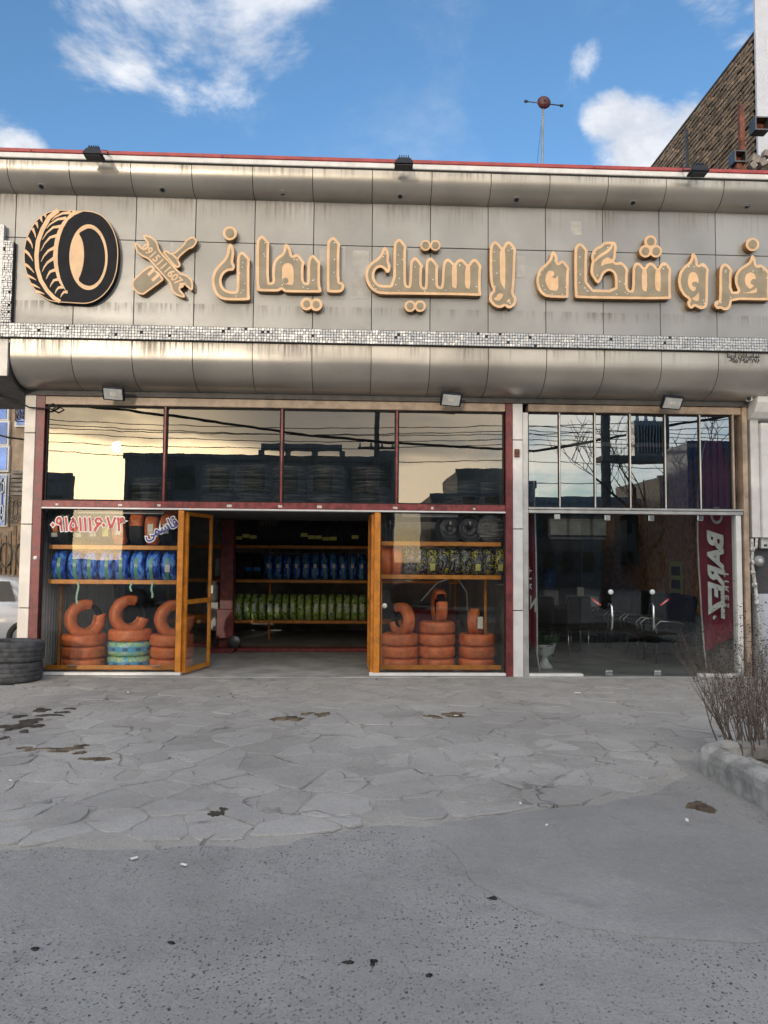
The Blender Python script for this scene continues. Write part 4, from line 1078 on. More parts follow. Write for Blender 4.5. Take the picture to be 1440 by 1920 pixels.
rack('orange steel rack in the left display window', -4.19, -2.40, .20, .62, (1.755, 1.275), ((-4.17, .66), (-2.42, .66)), .10)
o = SC.objects['tyre_rack']; obj('leg', MB().cbox(-3.33, -3.28, .205, .235, .021, .068, .003), 'orange', o)
rack('orange steel rack in the right display window', .42, 2.13, .20, .62, (1.845, 1.375), ((.44, .66), (1.98, .66)), .11)
rack('long orange rack along the back wall inside the shop', -3.6, 2.1, 4.20, 4.62, (1.845, 1.185, .41), ((-3.58, 4.66), (-1.6, 4.66), (.35, 4.66), (2.08, 4.66)))

# left display: three floor stacks with an upright, partly unwrapped tyre on each
LEFTN = ['left', 'middle', 'right']
for s, (px_, wh) in enumerate(((157, .163), (243, .163), (321, .163))):
    p = at(px_, 1250, .58); z = .028
    ks = (('bg', .20), ('bg', .20), ('w', .155)) if s == 1 else (('w', .163),) * 3
    for k, (kd, hh) in enumerate(ks):
        if kd == 'bg':
            m_ = tyre_mesh('bluegreen%d' % k, .302, .17, .205, 'bluegreen', amp=.002, seed=30 + k)
            o = tyre('film_wrapped_tyre', '%s tyre in blue and yellow printed film, middle stack of the left display' % ('bottom' if k == 0 else 'upper'), m_, (p.x, p.y, z + hh / 2), (0, 0, rt.uniform(0, 6)), 'film-wrapped tyres')
            b = MB(); vs = []
            for i in range(41):
                t_ = 2 * math.pi * i / 40
                for zz_ in (-.035, .035): vs.append((.3095 * math.cos(t_), .3095 * math.sin(t_), zz_))
            b.add(vs, [(2 * i, 2 * i + 1, 2 * i + 3, 2 * i + 2) for i in range(40)], True)
            q = obj('printed_band', b.mesh('printed_band', mat('band_blue', (.09, .33, .58), .3)), None, o)
            tx = MB()
            for i in range(11):
                t_ = 2 * math.pi * i / 11
                for j in range(5):
                    a_ = t_ + j * .045; h2 = .018
                    tx.add([(.3112 * math.cos(a_), .3112 * math.sin(a_), -h2), (.3112 * math.cos(a_ + .03), .3112 * math.sin(a_ + .03), -h2), (.3112 * math.cos(a_ + .034), .3112 * math.sin(a_ + .034), h2), (.3112 * math.cos(a_ + .010), .3112 * math.sin(a_ + .010), h2)], [(0, 1, 2, 3)])
            obj('band_lettering', tx.mesh('band_lettering', M['ink']), None, q)
        else:
            tyre('wrapped_tyre', 'orange-wrapped tyre, %s of the %s stack in the left display' % ((['bottom', 'second', 'top'][k] if s != 1 else 'topmost lying'), LEFTN[s]), rt.choice(WV), (p.x + rt.uniform(-.008, .008), p.y, z + hh / 2), (0, 0, rt.uniform(0, 6)), 'orange-wrapped tyres')
        z += hh + .006
    # upright tyre: black tyre in a torn orange sleeve
    yaw = (R(38), R(36), R(34))[s]
    T = thing('unwrapped_tyre', 'upright tyre with torn orange wrap on the %s stack of the left display' % LEFTN[s], 'tyre', (p.x + (.00, -.02, .03)[s], p.y, z + .200), 'half-unwrapped upright tyres')
    T.rotation_euler = (0, 0, yaw); T['_w'] = (0, 0, 0)
    # axis points at the street (local y); gap in the sleeve at the upper right
    g0, g1 = ((R(16), R(72)), (R(-16), R(70)), (R(10), R(66)))[s]
    RX = Matrix.Rotation(R(90), 4, 'X')
    # after the turn local angle t lies at (cos t, ., sin t)
    b = MB(); b.lathe(tyre_prof(.236, .172, .13, True), 40); b.xf(RX); obj('carcass', b.mesh('carcass', M['black']), None, T)
    b = MB(); b.lathe(tyre_prof(.274, .132, .190, False), 44, a0=g1, a1=g0 + 2 * math.pi); wrinkle(b, .004, 50 + s); b.xf(RX); obj('sleeve', b.mesh('sleeve', M['wrap']), None, T)
# right display stacks
for s, (px_, n_) in enumerate(((750, 3), (818, 4), (894, 3))):
    p = at(px_, 1255, .62); z = .026
    for k in range(n_):
        tyre('wrapped_tyre', 'orange-wrapped tyre, %s of the %s stack in the right display' % (['bottom', 'second', 'third', 'top'][k] if n_ == 4 else ['bottom', 'second', 'top'][k], LEFTN[s]), rt.choice(WS), (p.x + rt.uniform(-.008, .008), p.y, z + .085), (0, 0, rt.uniform(0, 6)), 'orange-wrapped tyres'); z += .176
    T = thing('unwrapped_tyre', 'upright tyre with torn orange wrap on the %s stack of the right display' % LEFTN[s], 'tyre', (p.x + (.02, .04, -.01)[s], p.y, z + (.190, .205, .165)[s]), 'half-unwrapped upright tyres')
    T.rotation_euler = (0, 0, (R(-58), R(-84), R(64))[s]); T['_w'] = (0, 0, 0)
    RX = Matrix.Rotation(R(90), 4, 'X')
    g0, g1 = ((R(118), R(196)), (R(20), R(60)), (R(10), R(115)))[s]
    Ro = (.240, .250, .215)[s]
    b = MB(); b.lathe(tyre_prof(Ro - .03, .14, .11, True), 40); b.xf(RX); obj('carcass', b.mesh('carcass', M['black']), None, T)
    b = MB(); b.lathe(tyre_prof(Ro, .108, .168, False), 44, a0=g1, a1=g0 + 2 * math.pi); wrinkle(b, .003, 60 + s); b.xf(RX); obj('sleeve', b.mesh('sleeve', M['wrap']), None, T)
    if s == 2:
        q = MB().box(-.04, .04, -.008, -.004, -.085, .085); q.xf(Matrix.Rotation(R(-58), 4, 'Z') @ Matrix.Translation((0, -.214, 0))); obj('paper_label', q.mesh('paper_label', M['paper']), None, T)
# left display, top shelf: nine upright tyres, some half in orange wrap
mb_ = tyre_mesh('shelf_black', .262, .16, .180, 'rubber', True); mw_ = tyre_mesh('shelf_wrapseg', .270, .15, .190, 'wrap', amp=.003, seed=77, a0=R(150), a1=R(265))
mw2 = tyre_mesh('shelf_wrapseg2', .270, .15, .190, 'wrap', amp=.003, seed=78, a0=R(235), a1=R(330))
for k, px_ in enumerate((103, 131, 158, 185, 208, 231, 262, 291, 319)):
    p = at(px_, 1000, .42)
    o = tyre('shelf_tyre', '%s tyre from the left on the top shelf of the left display' % ORD[k], mb_, (p.x, .42, 1.785 + .262 - .015), AXX, 'tyres on the top shelf of the left display')
    if k == 0: o.rotation_euler = (0, R(84), R(16))
    if k in (5, 7): obj('torn_wrap', mw2, None, o); label_on(o, 'paper', .075, .15, .272, S_ + .10)
    if k in (6,): obj('torn_wrap', mw_, None, o)
    if k == 8: obj('torn_wrap', mw_, None, o); label_on(o, 'paper', .08, .13, .272, S_ + .05)
    if k in (0, 2): label_on(o, mat('label_orange', (.52, .20, .04), .5) and 'wrap', .06, .12, .262, S_ + .05, .02, 'brand_label'); label_on(o, 'paper', .08, .06, .262, S_ + .42)
    if k in (3, 4): label_on(o, 'paper' if k == 3 else 'ylabel', .085, .15, .262, S_ + .2)
    if k == 1: label_on(o, 'foil', .13, .22, .266, S_ - .25, 0, 'foil_label')
# left display, middle shelf: eight tyres in blue film with green tape
mbl = tyre_mesh('blue', .225, .13, .186, 'bluefilm', amp=.003, seed=5)
for k in range(8):
    p = at(118 + 29.0 * k, 1064, .42)
    o = tyre('blue_film_tyre', '%s blue film-wrapped tyre from the left on the left display middle shelf' % ORD[k], mbl, (p.x, .42, 1.278 + .212), (rt.uniform(-.6, .6) * 0, R(90), 0), 'blue film-wrapped tyres in the left display')
    label_on(o, 'ribbon', .045, .36, .226, S_ + .25, rt.uniform(-.02, .03), 'green_tape')
    if k == 7: label_on(o, 'paper', .07, .10, .23, S_ + .1)
for k, (px_, L) in enumerate(((145, .30), (245, .13), (285, .22))):
    p = at(px_, 1094, .17)
    b = MB(); b.add([(p.x - .012 + dx, .185 - .004 * i, p.z - L * i / 4 + .02) for i in range(5) for dx in (math.sin(i * 1.7 + k) * .012, .026 + math.sin(i * 1.7 + k) * .012)], [(2 * i, 2 * i + 1, 2 * i + 3, 2 * i + 2) for i in range(4)])
    tag(obj('green_ribbon', b, 'ribbon', loc=(p.x, .17, p.z)), ['longest green tape end hanging below the left display middle shelf at far left', 'short green tape end hanging below the middle shelf of the left display', 'curled green tape end hanging nearest the door from the left middle shelf'][k], 'tape', 'hanging tape ends')
# right display shelves: steel wheels above, wrapped tyres below


def wheel(name, label, loc, rot, rr, cover=None, group=None):
    T = thing(name, label, 'wheel', loc, group); T['_w'] = (0, 0, 0)
    b = MB(); b.lathe([(rr, -.075), (rr + .008, -.07), (rr, -.06), (rr - .022, -.05), (rr - .03, .05), (rr, .07), (rr, .08), (rr - .04, .06), (rr - .045, -.045), (rr, -.075)], 40, axis='y'); obj('rim', b.mesh('rim', M['dsteel']), None, T)
    b = MB(); b.lathe([(rr - .032, -.02), (rr * .72, -.045), (rr * .6, -.02), (rr * .52, -.055), (rr * .30, -.050), (rr * .25, -.03), (.03, -.03), (.028, -.005), (rr * .5, -.005), (rr - .035, .0)], 40, axis='y'); obj('disc', b.mesh('disc', M['dsteel']), None, T)
    b = MB()
    for k in range(10):
        a = 2 * math.pi * k / 10; b.lathe([(0, -.047), (.017, -.047), (.019, -.030)], 10, (rr * .79 * math.cos(a), .006, rr * .79 * math.sin(a)), 'y')
    obj('vent_hole', b.mesh('vent_hole', M['joint']), None, T, kind='stuff')
    b = MB()
    for k in range(5):
        a = 2 * math.pi * k / 5 + .3; b.lathe([(0, -.062), (.012, -.062), (.013, -.04)], 8, (rr * .42 * math.cos(a), 0, rr * .42 * math.sin(a)), 'y')
    obj('bolt_hole', b.mesh('bolt_hole', M['joint']), None, T, kind='stuff')
    obj('label', MB().box(-.012, .012, -.066, -.062, .05, .10).mesh('label', M['paper']), None, T)
    if cover:
        b = MB(); b.lathe([(0, -.10), (rr * .5, -.098), (rr * .95, -.085), (rr + .01, -.05), (rr + .01, .08)], 40, axis='y'); obj('plastic_cover', b.mesh('plastic_cover', M[cover]), None, T)
    T.rotation_euler = rot
    return T


for k, (px_, py_, yw) in enumerate(((724, 990, 64), (843, 991, 4), (880, 992, 3), (920, 991, -6))):
    p = at(px_, py_, .36)
    wheel('steel_wheel', ['black steel wheel seen edge-on at the left end of the right display top shelf', 'black steel wheel, left of the pair on the right display top shelf', 'black steel wheel between its twin and the plastic-covered one', 'wheel under clear plastic at the right end of the display top shelf'][k], (p.x, .37, 1.878 + .195), (0, R(20 * k), R(yw)) if False else (0, 0, R(yw)), .198, 'clearwrap' if k == 3 else None, 'wheels on the right display top shelf')
ms = tyre_mesh('smallwrap', .215, .13, .150, 'wrap', amp=.003, seed=91)
for k in range(2):
    p = at(722 + 20.5 * k, 1050, .42)
    tyre('wrapped_tyre', 'upright orange-wrapped tyre, %s of two at the left of the right display shelf' % ['first', 'second'][k], ms, (p.x, .42, 1.378 + .215), AXX, 'orange-wrapped tyres')
mf = tyre_mesh('foil', .215, .13, .152, 'foil', amp=.006, seed=93, n=48)
for k in range(9):
    p = at(767 + 20.8 * k, 1050, .42)
    o = tyre('foil_wrapped_tyre', '%s foil-wrapped tyre from the left on the right display middle shelf' % ORD[k], mf, (p.x, .42, 1.378 + .212), (0, R(90), 0), 'foil-wrapped tyres')
    if k in (2, 6, 8): label_on(o, 'ylabel', .07, .10, .217, S_ + .35)
# back rack: black, blue and green wrapped rows
mk = tyre_mesh('smallblack', .275, .16, .150, 'rubber', True, n=32); mbb = tyre_mesh('smallblue', .275, .16, .152, 'bluefilm', amp=.003, seed=15, n=32); mg = tyre_mesh('smallgreen', .262, .16, .128, 'greenfilm', amp=.002, seed=16, n=32)
yl = {1: .5, 2: .35, 3: .42, 10: .25, 11: .4, 12: .4, 13: .5, 14: .48, 17: .36}
for k in range(20):
    p = at(438 + 13.4 * k, 990, 4.4)
    o = tyre('rack_tyre', '%s black tyre from the left on the back rack top shelf' % ORD[k], mk, (p.x, 4.42, 1.85 + .265), AXX, 'black tyres on the back rack')
    if k in yl: label_on(o, 'ylabel', .13, .07, .277, S_ + yl[k] - .1, 0, 'price_label')
for k in range(4):
    p = at(440 + 15 * k, 1060, 4.4)
    o = tyre('rack_tyre', '%s black tyre from the left on the back rack middle shelf' % ORD[k], mk, (p.x, 4.42, 1.19 + .265), AXX, 'black tyres on the back rack')
    if k != 1: label_on(o, 'bluebottle', .13, .07, .277, S_ + .15, 0, 'price_label')
for k in range(12):
    p = at(506 + 17.2 * k, 1060, 4.4)
    o = tyre('blue_film_tyre', '%s blue film-wrapped tyre from the left on the back rack' % ORD[k], mbb, (p.x, 4.42, 1.19 + .262), AXX, 'blue film-wrapped tyres on the back rack')
    label_on(o, 'ribbon', .035, .5, .277, S_, rt.uniform(-.02, .02), 'green_tape'); label_on(o, 'paper', .055, .07, .279, S_ - .1)
for k in range(19):
    p = at(436 + 14.3 * k, 1140, 4.4)
    o = tyre('green_film_tyre', '%s green film-wrapped tyre from the left on the back rack' % ORD[k], mg, (p.x, 4.42, .415 + .252), AXX, 'green film-wrapped tyres on the back rack')
    if k not in (9, 10): label_on(o, 'paper', .075, .035, .264, S_ - .28); label_on(o, 'frost', .055, .12, .264, S_ + .02)
# loft stacks behind the upper windows
ml = tyre_mesh('loft', .305, .18, .215, 'clearwrap', True, n=40)
for s, (px_, n_) in enumerate(((285, 2), (412, 3), (475, 3), (543, 3), (612, 3), (695, 3), (868, 2), (910, 2))):
    p = at(px_, 900, 1.15)
    for k in range(n_):
        tyre('loft_tyre', 'plastic-wrapped tyre, %s of the %s stack from the left behind the upper windows' % (['bottom', 'second', 'top'][k], ORD[s]), ml, (p.x + rt.uniform(-.01, .01), 1.15 + (s % 2) * .1, 2.39 + .11 + .218 * k), (0, 0, rt.uniform(0, 6)), 'plastic-wrapped tyres in the loft')
# ------------------------------------------------------------------ workshop things
T = thing('car_lift', 'maroon two-post car lift standing inside the shop entrance', 'car lift', (-1.83, 2.75, .02))
a = at(413, 1100, 2.75).x; c = at(438, 1100, 2.75).x
obj('column', MB().cbox(a, c, 2.70, 2.95, .10, 2.29, .01), 'maroon', T); obj('base_plate', MB().cbox(a - .12, c + .06, 2.5, 3.1, .021, .10, .01), 'maroon', T)
obj('cross_base', MB().cbox(c + .07, 2.0, 2.70, 3.0, .021, .085, .01), 'maroon', T)
obj('pulley', MB().lathe([(0, -.03), (.10, -.03), (.11, -.02), (.08, 0), (.11, .02), (.10, .03), (0, .03)], 24, (c + .05, 2.62, .2), 'y'), 'dsteel', T); obj('carriage', MB().cbox(a - .03, c + .03, 2.6, 2.69, .25, .75, .01), 'maroon', T)
T = thing('added_tyre_changer', 'red tyre-changing machine added behind the right display in place of a red reflection', 'machine', (1.35, 2.1, .02))  # added machine; its red stands in for a car's reflection in the glass
obj('cabinet', MB().cbox(1.0, 1.75, 1.9, 2.5, .021, .82, .05), 'carred', T); obj('turntable', MB().lathe([(0, .83), (.28, .83), (.30, .86), (.10, .90), (0, .90)], 28, (1.3, 2.2, 0)), 'dsteel', T)
obj('post', MB().cbox(1.55, 1.68, 2.55, 2.7, .3, 1.75, .01), 'dsteel', T); obj('arm', MB().cbox(1.2, 1.68, 2.25, 2.35, 1.66, 1.76, .01).box(1.57, 1.66, 2.3, 2.6, 1.67, 1.75), 'dsteel', T)
obj('hose', MB().tube([(1.9, 1.6, .3), (1.86, 1.55, .7), (1.85, 1.6, 1.1), (1.7, 1.7, 1.35), (1.4, 1.8, 1.25), (1.15, 1.9, .95)], .012, 8), 'frost', T)
T = thing('tool_cabinet', 'small grey cabinet with a clear jug on top, left of the car lift', 'cabinet', (-2.30, 3.1, .02))
p = at(400, 1150, 3.1)
obj('body', MB().cbox(p.x - .10, p.x + .10, 3.0, 3.3, .35, .85, .01), 'grey', T); obj('stand', MB().box(p.x - .08, p.x - .05, 3.1, 3.2, .021, .35).box(p.x + .05, p.x + .08, 3.1, 3.2, .021, .35), 'dsteel', T)
obj('jug', MB().lathe([(.0, .851), (.07, .851), (.08, .9), (.08, 1.12), (.05, 1.18), (.07, 1.2), (.0, 1.2)], 20, (p.x, 3.1, 0)), 'frost', T); obj('switch_box', MB().cbox(p.x - .02, p.x + .12, 3.25, 3.3, 1.3, 1.62, .008), 'grey', T)
for k, (x0, x1) in enumerate(((148, 303), (758, 857))):
    a = at(x0, 957, .16); c = at(x1, 960, .16)
    b = MB(); b.tube([(a.x, .17, 2.235), (c.x, .17, 2.235)], .014, 10)
    T = thing('tube_light', 'white fluorescent tube under the beam in the %s display' % ['left', 'right'][k], 'lamp', ((a.x + c.x) / 2, .19, 2.25)); obj('tube', b, 'white_print', T); obj('batten', MB().box(a.x - .02, c.x + .02, .185, .22, 2.225, 2.262), 'white', T)
for k, px_ in enumerate((135, 290)):
    p = at(px_ if k == 0 else 292, 1249, .2); tag(obj('paper_scrap', MB().box(p.x - .06, p.x + .06, .14, .199, .131, .133), 'paper', loc=(p.x, .17, .131)), 'paper slip on the bottom rail of the left display, %s' % ['left one', 'right one'][k], 'paper', 'paper slips')

# ------------------------------------------------------------------ floodlights, camera, aerial
for k, (px_, py_) in enumerate(((177, 287), (757, 305), (1308, 319))):
    p = at(px_, py_, -1.15)
    T = thing('floodlight', 'black floodlight on the roof edge above %s' % ['the tyre emblem', 'the middle word of the sign', 'the right word of the sign'][k], 'floodlight', (p.x, -1.1, p.z), 'sign floodlights on the roof edge')
    b = MB(); z = p.z - .05; y = -1.17
    lo = [(p.x - .115, y - .07, z), (p.x + .115, y - .07, z), (p.x + .115, y + .09, z - .01), (p.x - .115, y + .09, z - .01)]
    mi = [(a_, b_, c_ + .02) for a_, b_, c_ in lo]
    hi = [(p.x - .075, y - .045, z + .085), (p.x + .075, y - .045, z + .085), (p.x + .075, y + .06, z + .08), (p.x - .075, y + .06, z + .08)]
    b.add(lo + mi + hi, [(3, 2, 1, 0), (8, 9, 10, 11)] + [(i, (i + 1) % 4, (i + 1) % 4 + 4, i + 4) for i in range(4)] + [(i + 4, (i + 1) % 4 + 4, (i + 1) % 4 + 8, i + 8) for i in range(4)])
    obj('housing', b, 'lampbody', T); obj('lens', MB().box(p.x - .10, p.x + .10, y - .055, y + .075, z - .016, z - .011), 'house_pane', T)
    b = MB()
    for i in range(5): b.box(p.x - .06 + i * .028, p.x - .05 + i * .028, y - .03, y + .045, z + .078, z + .125)
    obj('cooling_fin', b, 'lampbody', T, kind='stuff')
    obj('bracket', MB().tube([(p.x - .1, y + .05, z + .06), (p.x - .11, y + .2, z + .13), (p.x - .07, -.88, 6.862), (p.x + .07, -.88, 6.862), (p.x + .11, y + .2, z + .13), (p.x + .1, y + .05, z + .06)], .011, 6), 'lampbody', T)
for k, (px_, py_) in enumerate(((212, 739), (846, 750), (1261, 756))):
    p = at(px_, py_, -.33)
    T = thing('wall_floodlight', 'white-faced floodlight under the skirt %s' % ['above the left display window', 'left of the middle pillar', 'above the office doors'][k], 'floodlight', (p.x, -.33, p.z), 'floodlights under the skirt')
    mx = Matrix.Translation(p) @ Matrix.Rotation(R(38), 4, 'X') @ Matrix.Rotation(R(4), 4, 'Y')
    obj('housing', MB().cbox(-.145, .145, 0, .05, -.10, .10, .012).xf(mx), 'lampbody', T); obj('lens', MB().box(-.12, .12, -.004, -.001, -.078, .078).xf(mx), 'lens', T)
    obj('led_plate', MB().box(-.04, .04, -.008, -.005, -.025, .025).xf(mx), 'paper', T); obj('arm', MB().tube([p + Vector((0, .03, .06)), p + Vector((0, .10, .15))], .014, 8), 'lampbody', T)
p = at(1407, 746, -.15)
T = thing('security_camera', 'small pale bullet security camera under the skirt at the far right', 'camera', tuple(p))
mx = Matrix.Translation(p) @ Matrix.Rotation(R(-125), 4, 'Z') @ Matrix.Rotation(R(14), 4, 'Y')
obj('body', MB().cbox(-.03, .15, -.04, .04, -.04, .035, .012).xf(mx), 'frost', T); obj('sunshade', MB().box(-.04, .17, -.048, .048, .038, .046).xf(mx), 'frost', T); obj('eye', MB().lathe([(0, .151), (.03, .152), (.03, .155), (0, .158)], 16, axis='x').xf(mx), 'ink', T)
obj('mount', MB().tube([p + Vector((0, 0, .04)), p + Vector((.03, .06, .16))], .014, 8), 'frost', T)
q = at(1016, 300, .2); z0 = 6.6
T = thing('roof_beacon', 'maroon disc on a tall roof pole with a crossbar', 'beacon', (q.x, .2, 6.6))
tp = at(1017, 205, .2); dc = at(1020, 192, .2)
obj('pole', MB().tube([(q.x, .2, 6.6), (q.x, .2, 7.2), (tp.x + .01, .2, tp.z)], .016, 8), 'grey', T)
obj('disc', MB().lathe([(0, -.05), (.05, -.05), (.085, -.02), (.10, 0), (.085, .03), (.03, .05), (0, .05)], 32, (dc.x, .2, dc.z), 'y'), 'disc', T); obj('hub', MB().lathe([(0, -.062), (.015, -.062), (.018, -.05)], 12, (dc.x, .2, dc.z), 'y'), 'ink', T)
a = at(986, 190, .2); c = at(1053, 198, .2)
obj('crossbar', MB().tube([(a.x, .2, a.z), (c.x, .2, c.z)], .009, 8), 'dsteel', T)
for q_ in (a, c): obj('end_cap', MB().lathe([(0, -.022), (.02, -.022), (.02, .022), (0, .022)], 12, (q_.x, .2, q_.z), 'x'), 'ink', T)
obj('guy_wire', MB().tube([(tp.x - .02, .2, tp.z - .25), (q.x - .14, .3, 6.62)], .0025, 4), 'cable', T)
# junction cable by the left pillar
c0 = [at(*q_, -.1) for q_ in ((0, 742), (25, 748), (55, 764), (85, 766), (100, 757), (108, 762), (98, 768), (85, 762))]
tag(obj('cable', MB().tube(c0, .012, 6), 'cable', loc=(-4.4, -.1, 3.7)), 'black cable looped at the head of the left pillar', 'cable')

# small fittings of the front: downlights in the cornice, bell push, padlock box, round sticker
for px_, py_ in ((78, 355), (305, 362), (530, 371), (750, 378), (968, 383), (1186, 388), (1400, 393)):
    x_ = at(px_, py_, -.73).x; mx = Matrix.Translation((x_, -.7375, 6.439)) @ Matrix.Rotation(R(150), 4, 'X')
    dl = obj('downlight', MB().lathe([(.028, .010), (.044, .016), (.048, .012), (.046, .0), (.028, .0)], 20).xf(mx), 'grey', SH)
    obj('lamp_hole', MB().lathe([(0, .012), (.030, .012), (.030, .002)], 16).xf(mx), 'joint', dl)
q = at(63, 1046, -.055); obj('bell_push', MB().lathe([(0, -.02), (.025, -.018), (.03, 0), (0, 0)], 16, (q.x + .02, -.041, q.z), 'y'), 'white_print', SH)
q = at(969, 849, -.055); obj('padlock_box', MB().cbox(q.x - .035, q.x + .035, -.085, -.0505, q.z - .06, q.z + .05, .006), 'rust', SH)
q = at(721, 1136, 0); obj('round_sticker', MB().lathe([(0, -.001), (.035, -.001), (.035, .001), (0, .001)], 20, (q.x, .016, q.z), 'y'), 'paper', SH)

# ------------------------------------------------------------------ office furniture
for k in range(5):
    y = 1.5 + k * .80
    T = thing('waiting_chair', '%s black waiting-room chair counted from the glass front, along the slatted wall' % ORD[k], 'chair', (5.0, y, .02), 'waiting-room chairs')
    T['_w'] = (0, 0, 0)
    def P(n_, b_, m_): obj(n_, b_.mesh(n_, M[m_]), None, T)
    b_ = MB().cbox(-.28, .26, -.33, .33, .34, .50, .05); P('seat', b_, 'leather')
    b_ = MB().cbox(-.07, .07, -.33, .33, 0, .60, .05).xf(Matrix.Translation((.24, 0, .48)) @ Matrix.Rotation(R(12), 4, 'Y')); P('backrest', b_, 'leather')
    for s in (-1, 1):
        P('arm', MB().tube([(-.22, s * .30, .42), (-.26, s * .30, .60), (-.18, s * .30, .67), (.1, s * .30, .66), (.26, s * .30, .60)], .014, 8), 'steel')
        P('side_panel', MB().cbox(-.22, .24, s * .30 - .02, s * .30 + .02, .20, .56, .02), 'leather')
        P('leg', MB().tube([(-.20, s * .24, .41), (-.24, s * .26, .0)], .016, 8), 'dsteel'); P('leg', MB().tube([(.20, s * .24, .41), (.26, s * .26, .0)], .016, 8), 'dsteel')
T = thing('desk', 'dark office desk with chrome legs behind the glass door', 'desk', (3.4, 3.2, .02))
obj('top', MB().cbox(2.75, 4.15, 2.9, 3.6, .74, .79, .01), 'woodgap', T); obj('modesty_panel', MB().cbox(2.8, 4.1, 2.98, 3.0, .30, .735, .005), 'leather', T)
for x_, y_ in ((2.82, 2.95), (4.08, 2.95), (2.82, 3.55), (4.08, 3.55)): obj('leg', MB().tube([(x_, y_, .021), (x_, y_, .738)], .025, 10), 'steel', T)
for k, (x_, y_) in enumerate(((3.25, 2.45), (3.75, 2.5))):
    T = thing('guest_chair', 'black guest chair with thin chrome legs, %s one before the desk' % ['left', 'right'][k], 'chair', (x_, y_, .02), 'guest chairs'); T['_w'] = (0, 0, 0); T.rotation_euler = (0, 0, R((-20, 25)[k]))
    for n_, b_, m_ in (('seat', MB().cbox(-.25, .25, -.22, .25, .42, .50, .03), 'leather'), ('backrest', MB().cbox(-.25, .25, -.30, -.22, .52, 1.0, .03), 'leather')): obj(n_, b_.mesh(n_, M[m_]), None, T)
    for sx in (-.22, .22):
        for sy in (-.24, .2): obj('leg', MB().tube([(sx, sy, 0), (sx, sy, .43)], .013, 8).mesh('leg', M['steel']), None, T)
p = at(1092, 1120, 3.2); T = thing('printer', 'cream printer on the office desk', 'printer', (p.x, 3.25, .79)); obj('body', MB().cbox(p.x - .26, p.x + .26, 3.05, 3.45, .791, .98, .02), 'frost', T); obj('paper_tray', MB().box(p.x - .06, p.x + .06, 3.3, 3.34, .981, 1.14), 'paper', T)
p = at(1086, 1147, 2.88); tag(obj('notice', MB().box(p.x - .07, p.x + .07, 2.885, 2.975, p.z - .1, p.z + .1), 'paper', loc=(p.x, 2.9, p.z)), 'white notice hung on the desk front', 'notice')
p = at(1030, 1080, 5.0); T = thing('water_dispenser', 'water dispenser with a blue bottle at the back of the office', 'dispenser', (p.x, 5.0, .02))
obj('cabinet', MB().cbox(p.x - .16, p.x + .16, 4.85, 5.2, .021, 1.02, .02), 'frost', T); obj('bottle', MB().lathe([(.04, 1.02), (.13, 1.08), (.135, 1.22), (.12, 1.25), (.135, 1.28), (.135, 1.42), (.09, 1.47), (0, 1.48)], 24, (p.x, 5.02, 0)), 'bluebottle', T)
p = at(1075, 992, 5.5); T = thing('air_conditioner', 'white wall air conditioner at the back of the office', 'air conditioner', (p.x, 5.6, p.z))
obj('body', MB().cbox(p.x - .55, p.x + .75, 5.46, 5.69, p.z - .22, p.z + .22, .06), 'frost', T); obj('vent', MB().box(p.x - .5, p.x + .7, 5.455, 5.459, p.z - .17, p.z - .13), 'ink', T)
p = at(1197, 1000, 4.1); T = thing('speaker', 'tall black wall speaker on the slatted wall', 'speaker', (5.35, p.y, p.z)); obj('cabinet', MB().cbox(5.22, 5.42, 3.65, 4.15, 1.55, 2.5, .015), 'leather', T); obj('grille', MB().box(5.212, 5.219, 3.69, 4.11, 1.6, 2.4), 'dsteel', T)
T = thing('notice_board', 'cream notice with dark boxes on the slatted wall', 'notice', (5.4, 2.0, 1.2)); obj('sheet', MB().box(5.405, 5.41, 1.72, 2.22, .88, 1.62), 'ylabel', T)
for i in range(3): obj('picture', MB().box(5.400, 5.404, 1.80, 2.14, .95 + i * .22, 1.10 + i * .22), 'ink', T)
# plant in a white goblet pot
p = at(1013, 1262, .75)
T = thing('potted_plant', 'leafy plant in a white goblet pot inside the office corner', 'plant', (p.x + .08, .8, .02))
obj('pot', MB().lathe([(0, .021), (.11, .021), (.12, .04), (.05, .14), (.045, .19), (.13, .25), (.16, .36), (.17, .38), (.14, .37), (.12, .30), (0, .29)], 28, (p.x + .08, .8, 0)), 'frost', T)
b = MB()
for k in range(70):
    a_ = rt.uniform(0, 6.28); e_ = rt.uniform(.1, 1.2); L = rt.uniform(.12, .42); o_ = Vector((p.x + .08, .8, .33)); d_ = Vector((math.cos(a_) * math.cos(e_), math.sin(a_) * math.cos(e_), math.sin(e_)))
    q1 = o_ + d_ * L * .6; q2 = o_ + d_ * L + Vector((0, 0, -.05)); sd = d_.cross(Vector((0, 0, 1))).normalized() * .03
    b.add([o_, q1 + sd, q2, q1 - sd], [(0, 1, 2, 3)])
obj('foliage', b, 'stuffgreen', T)


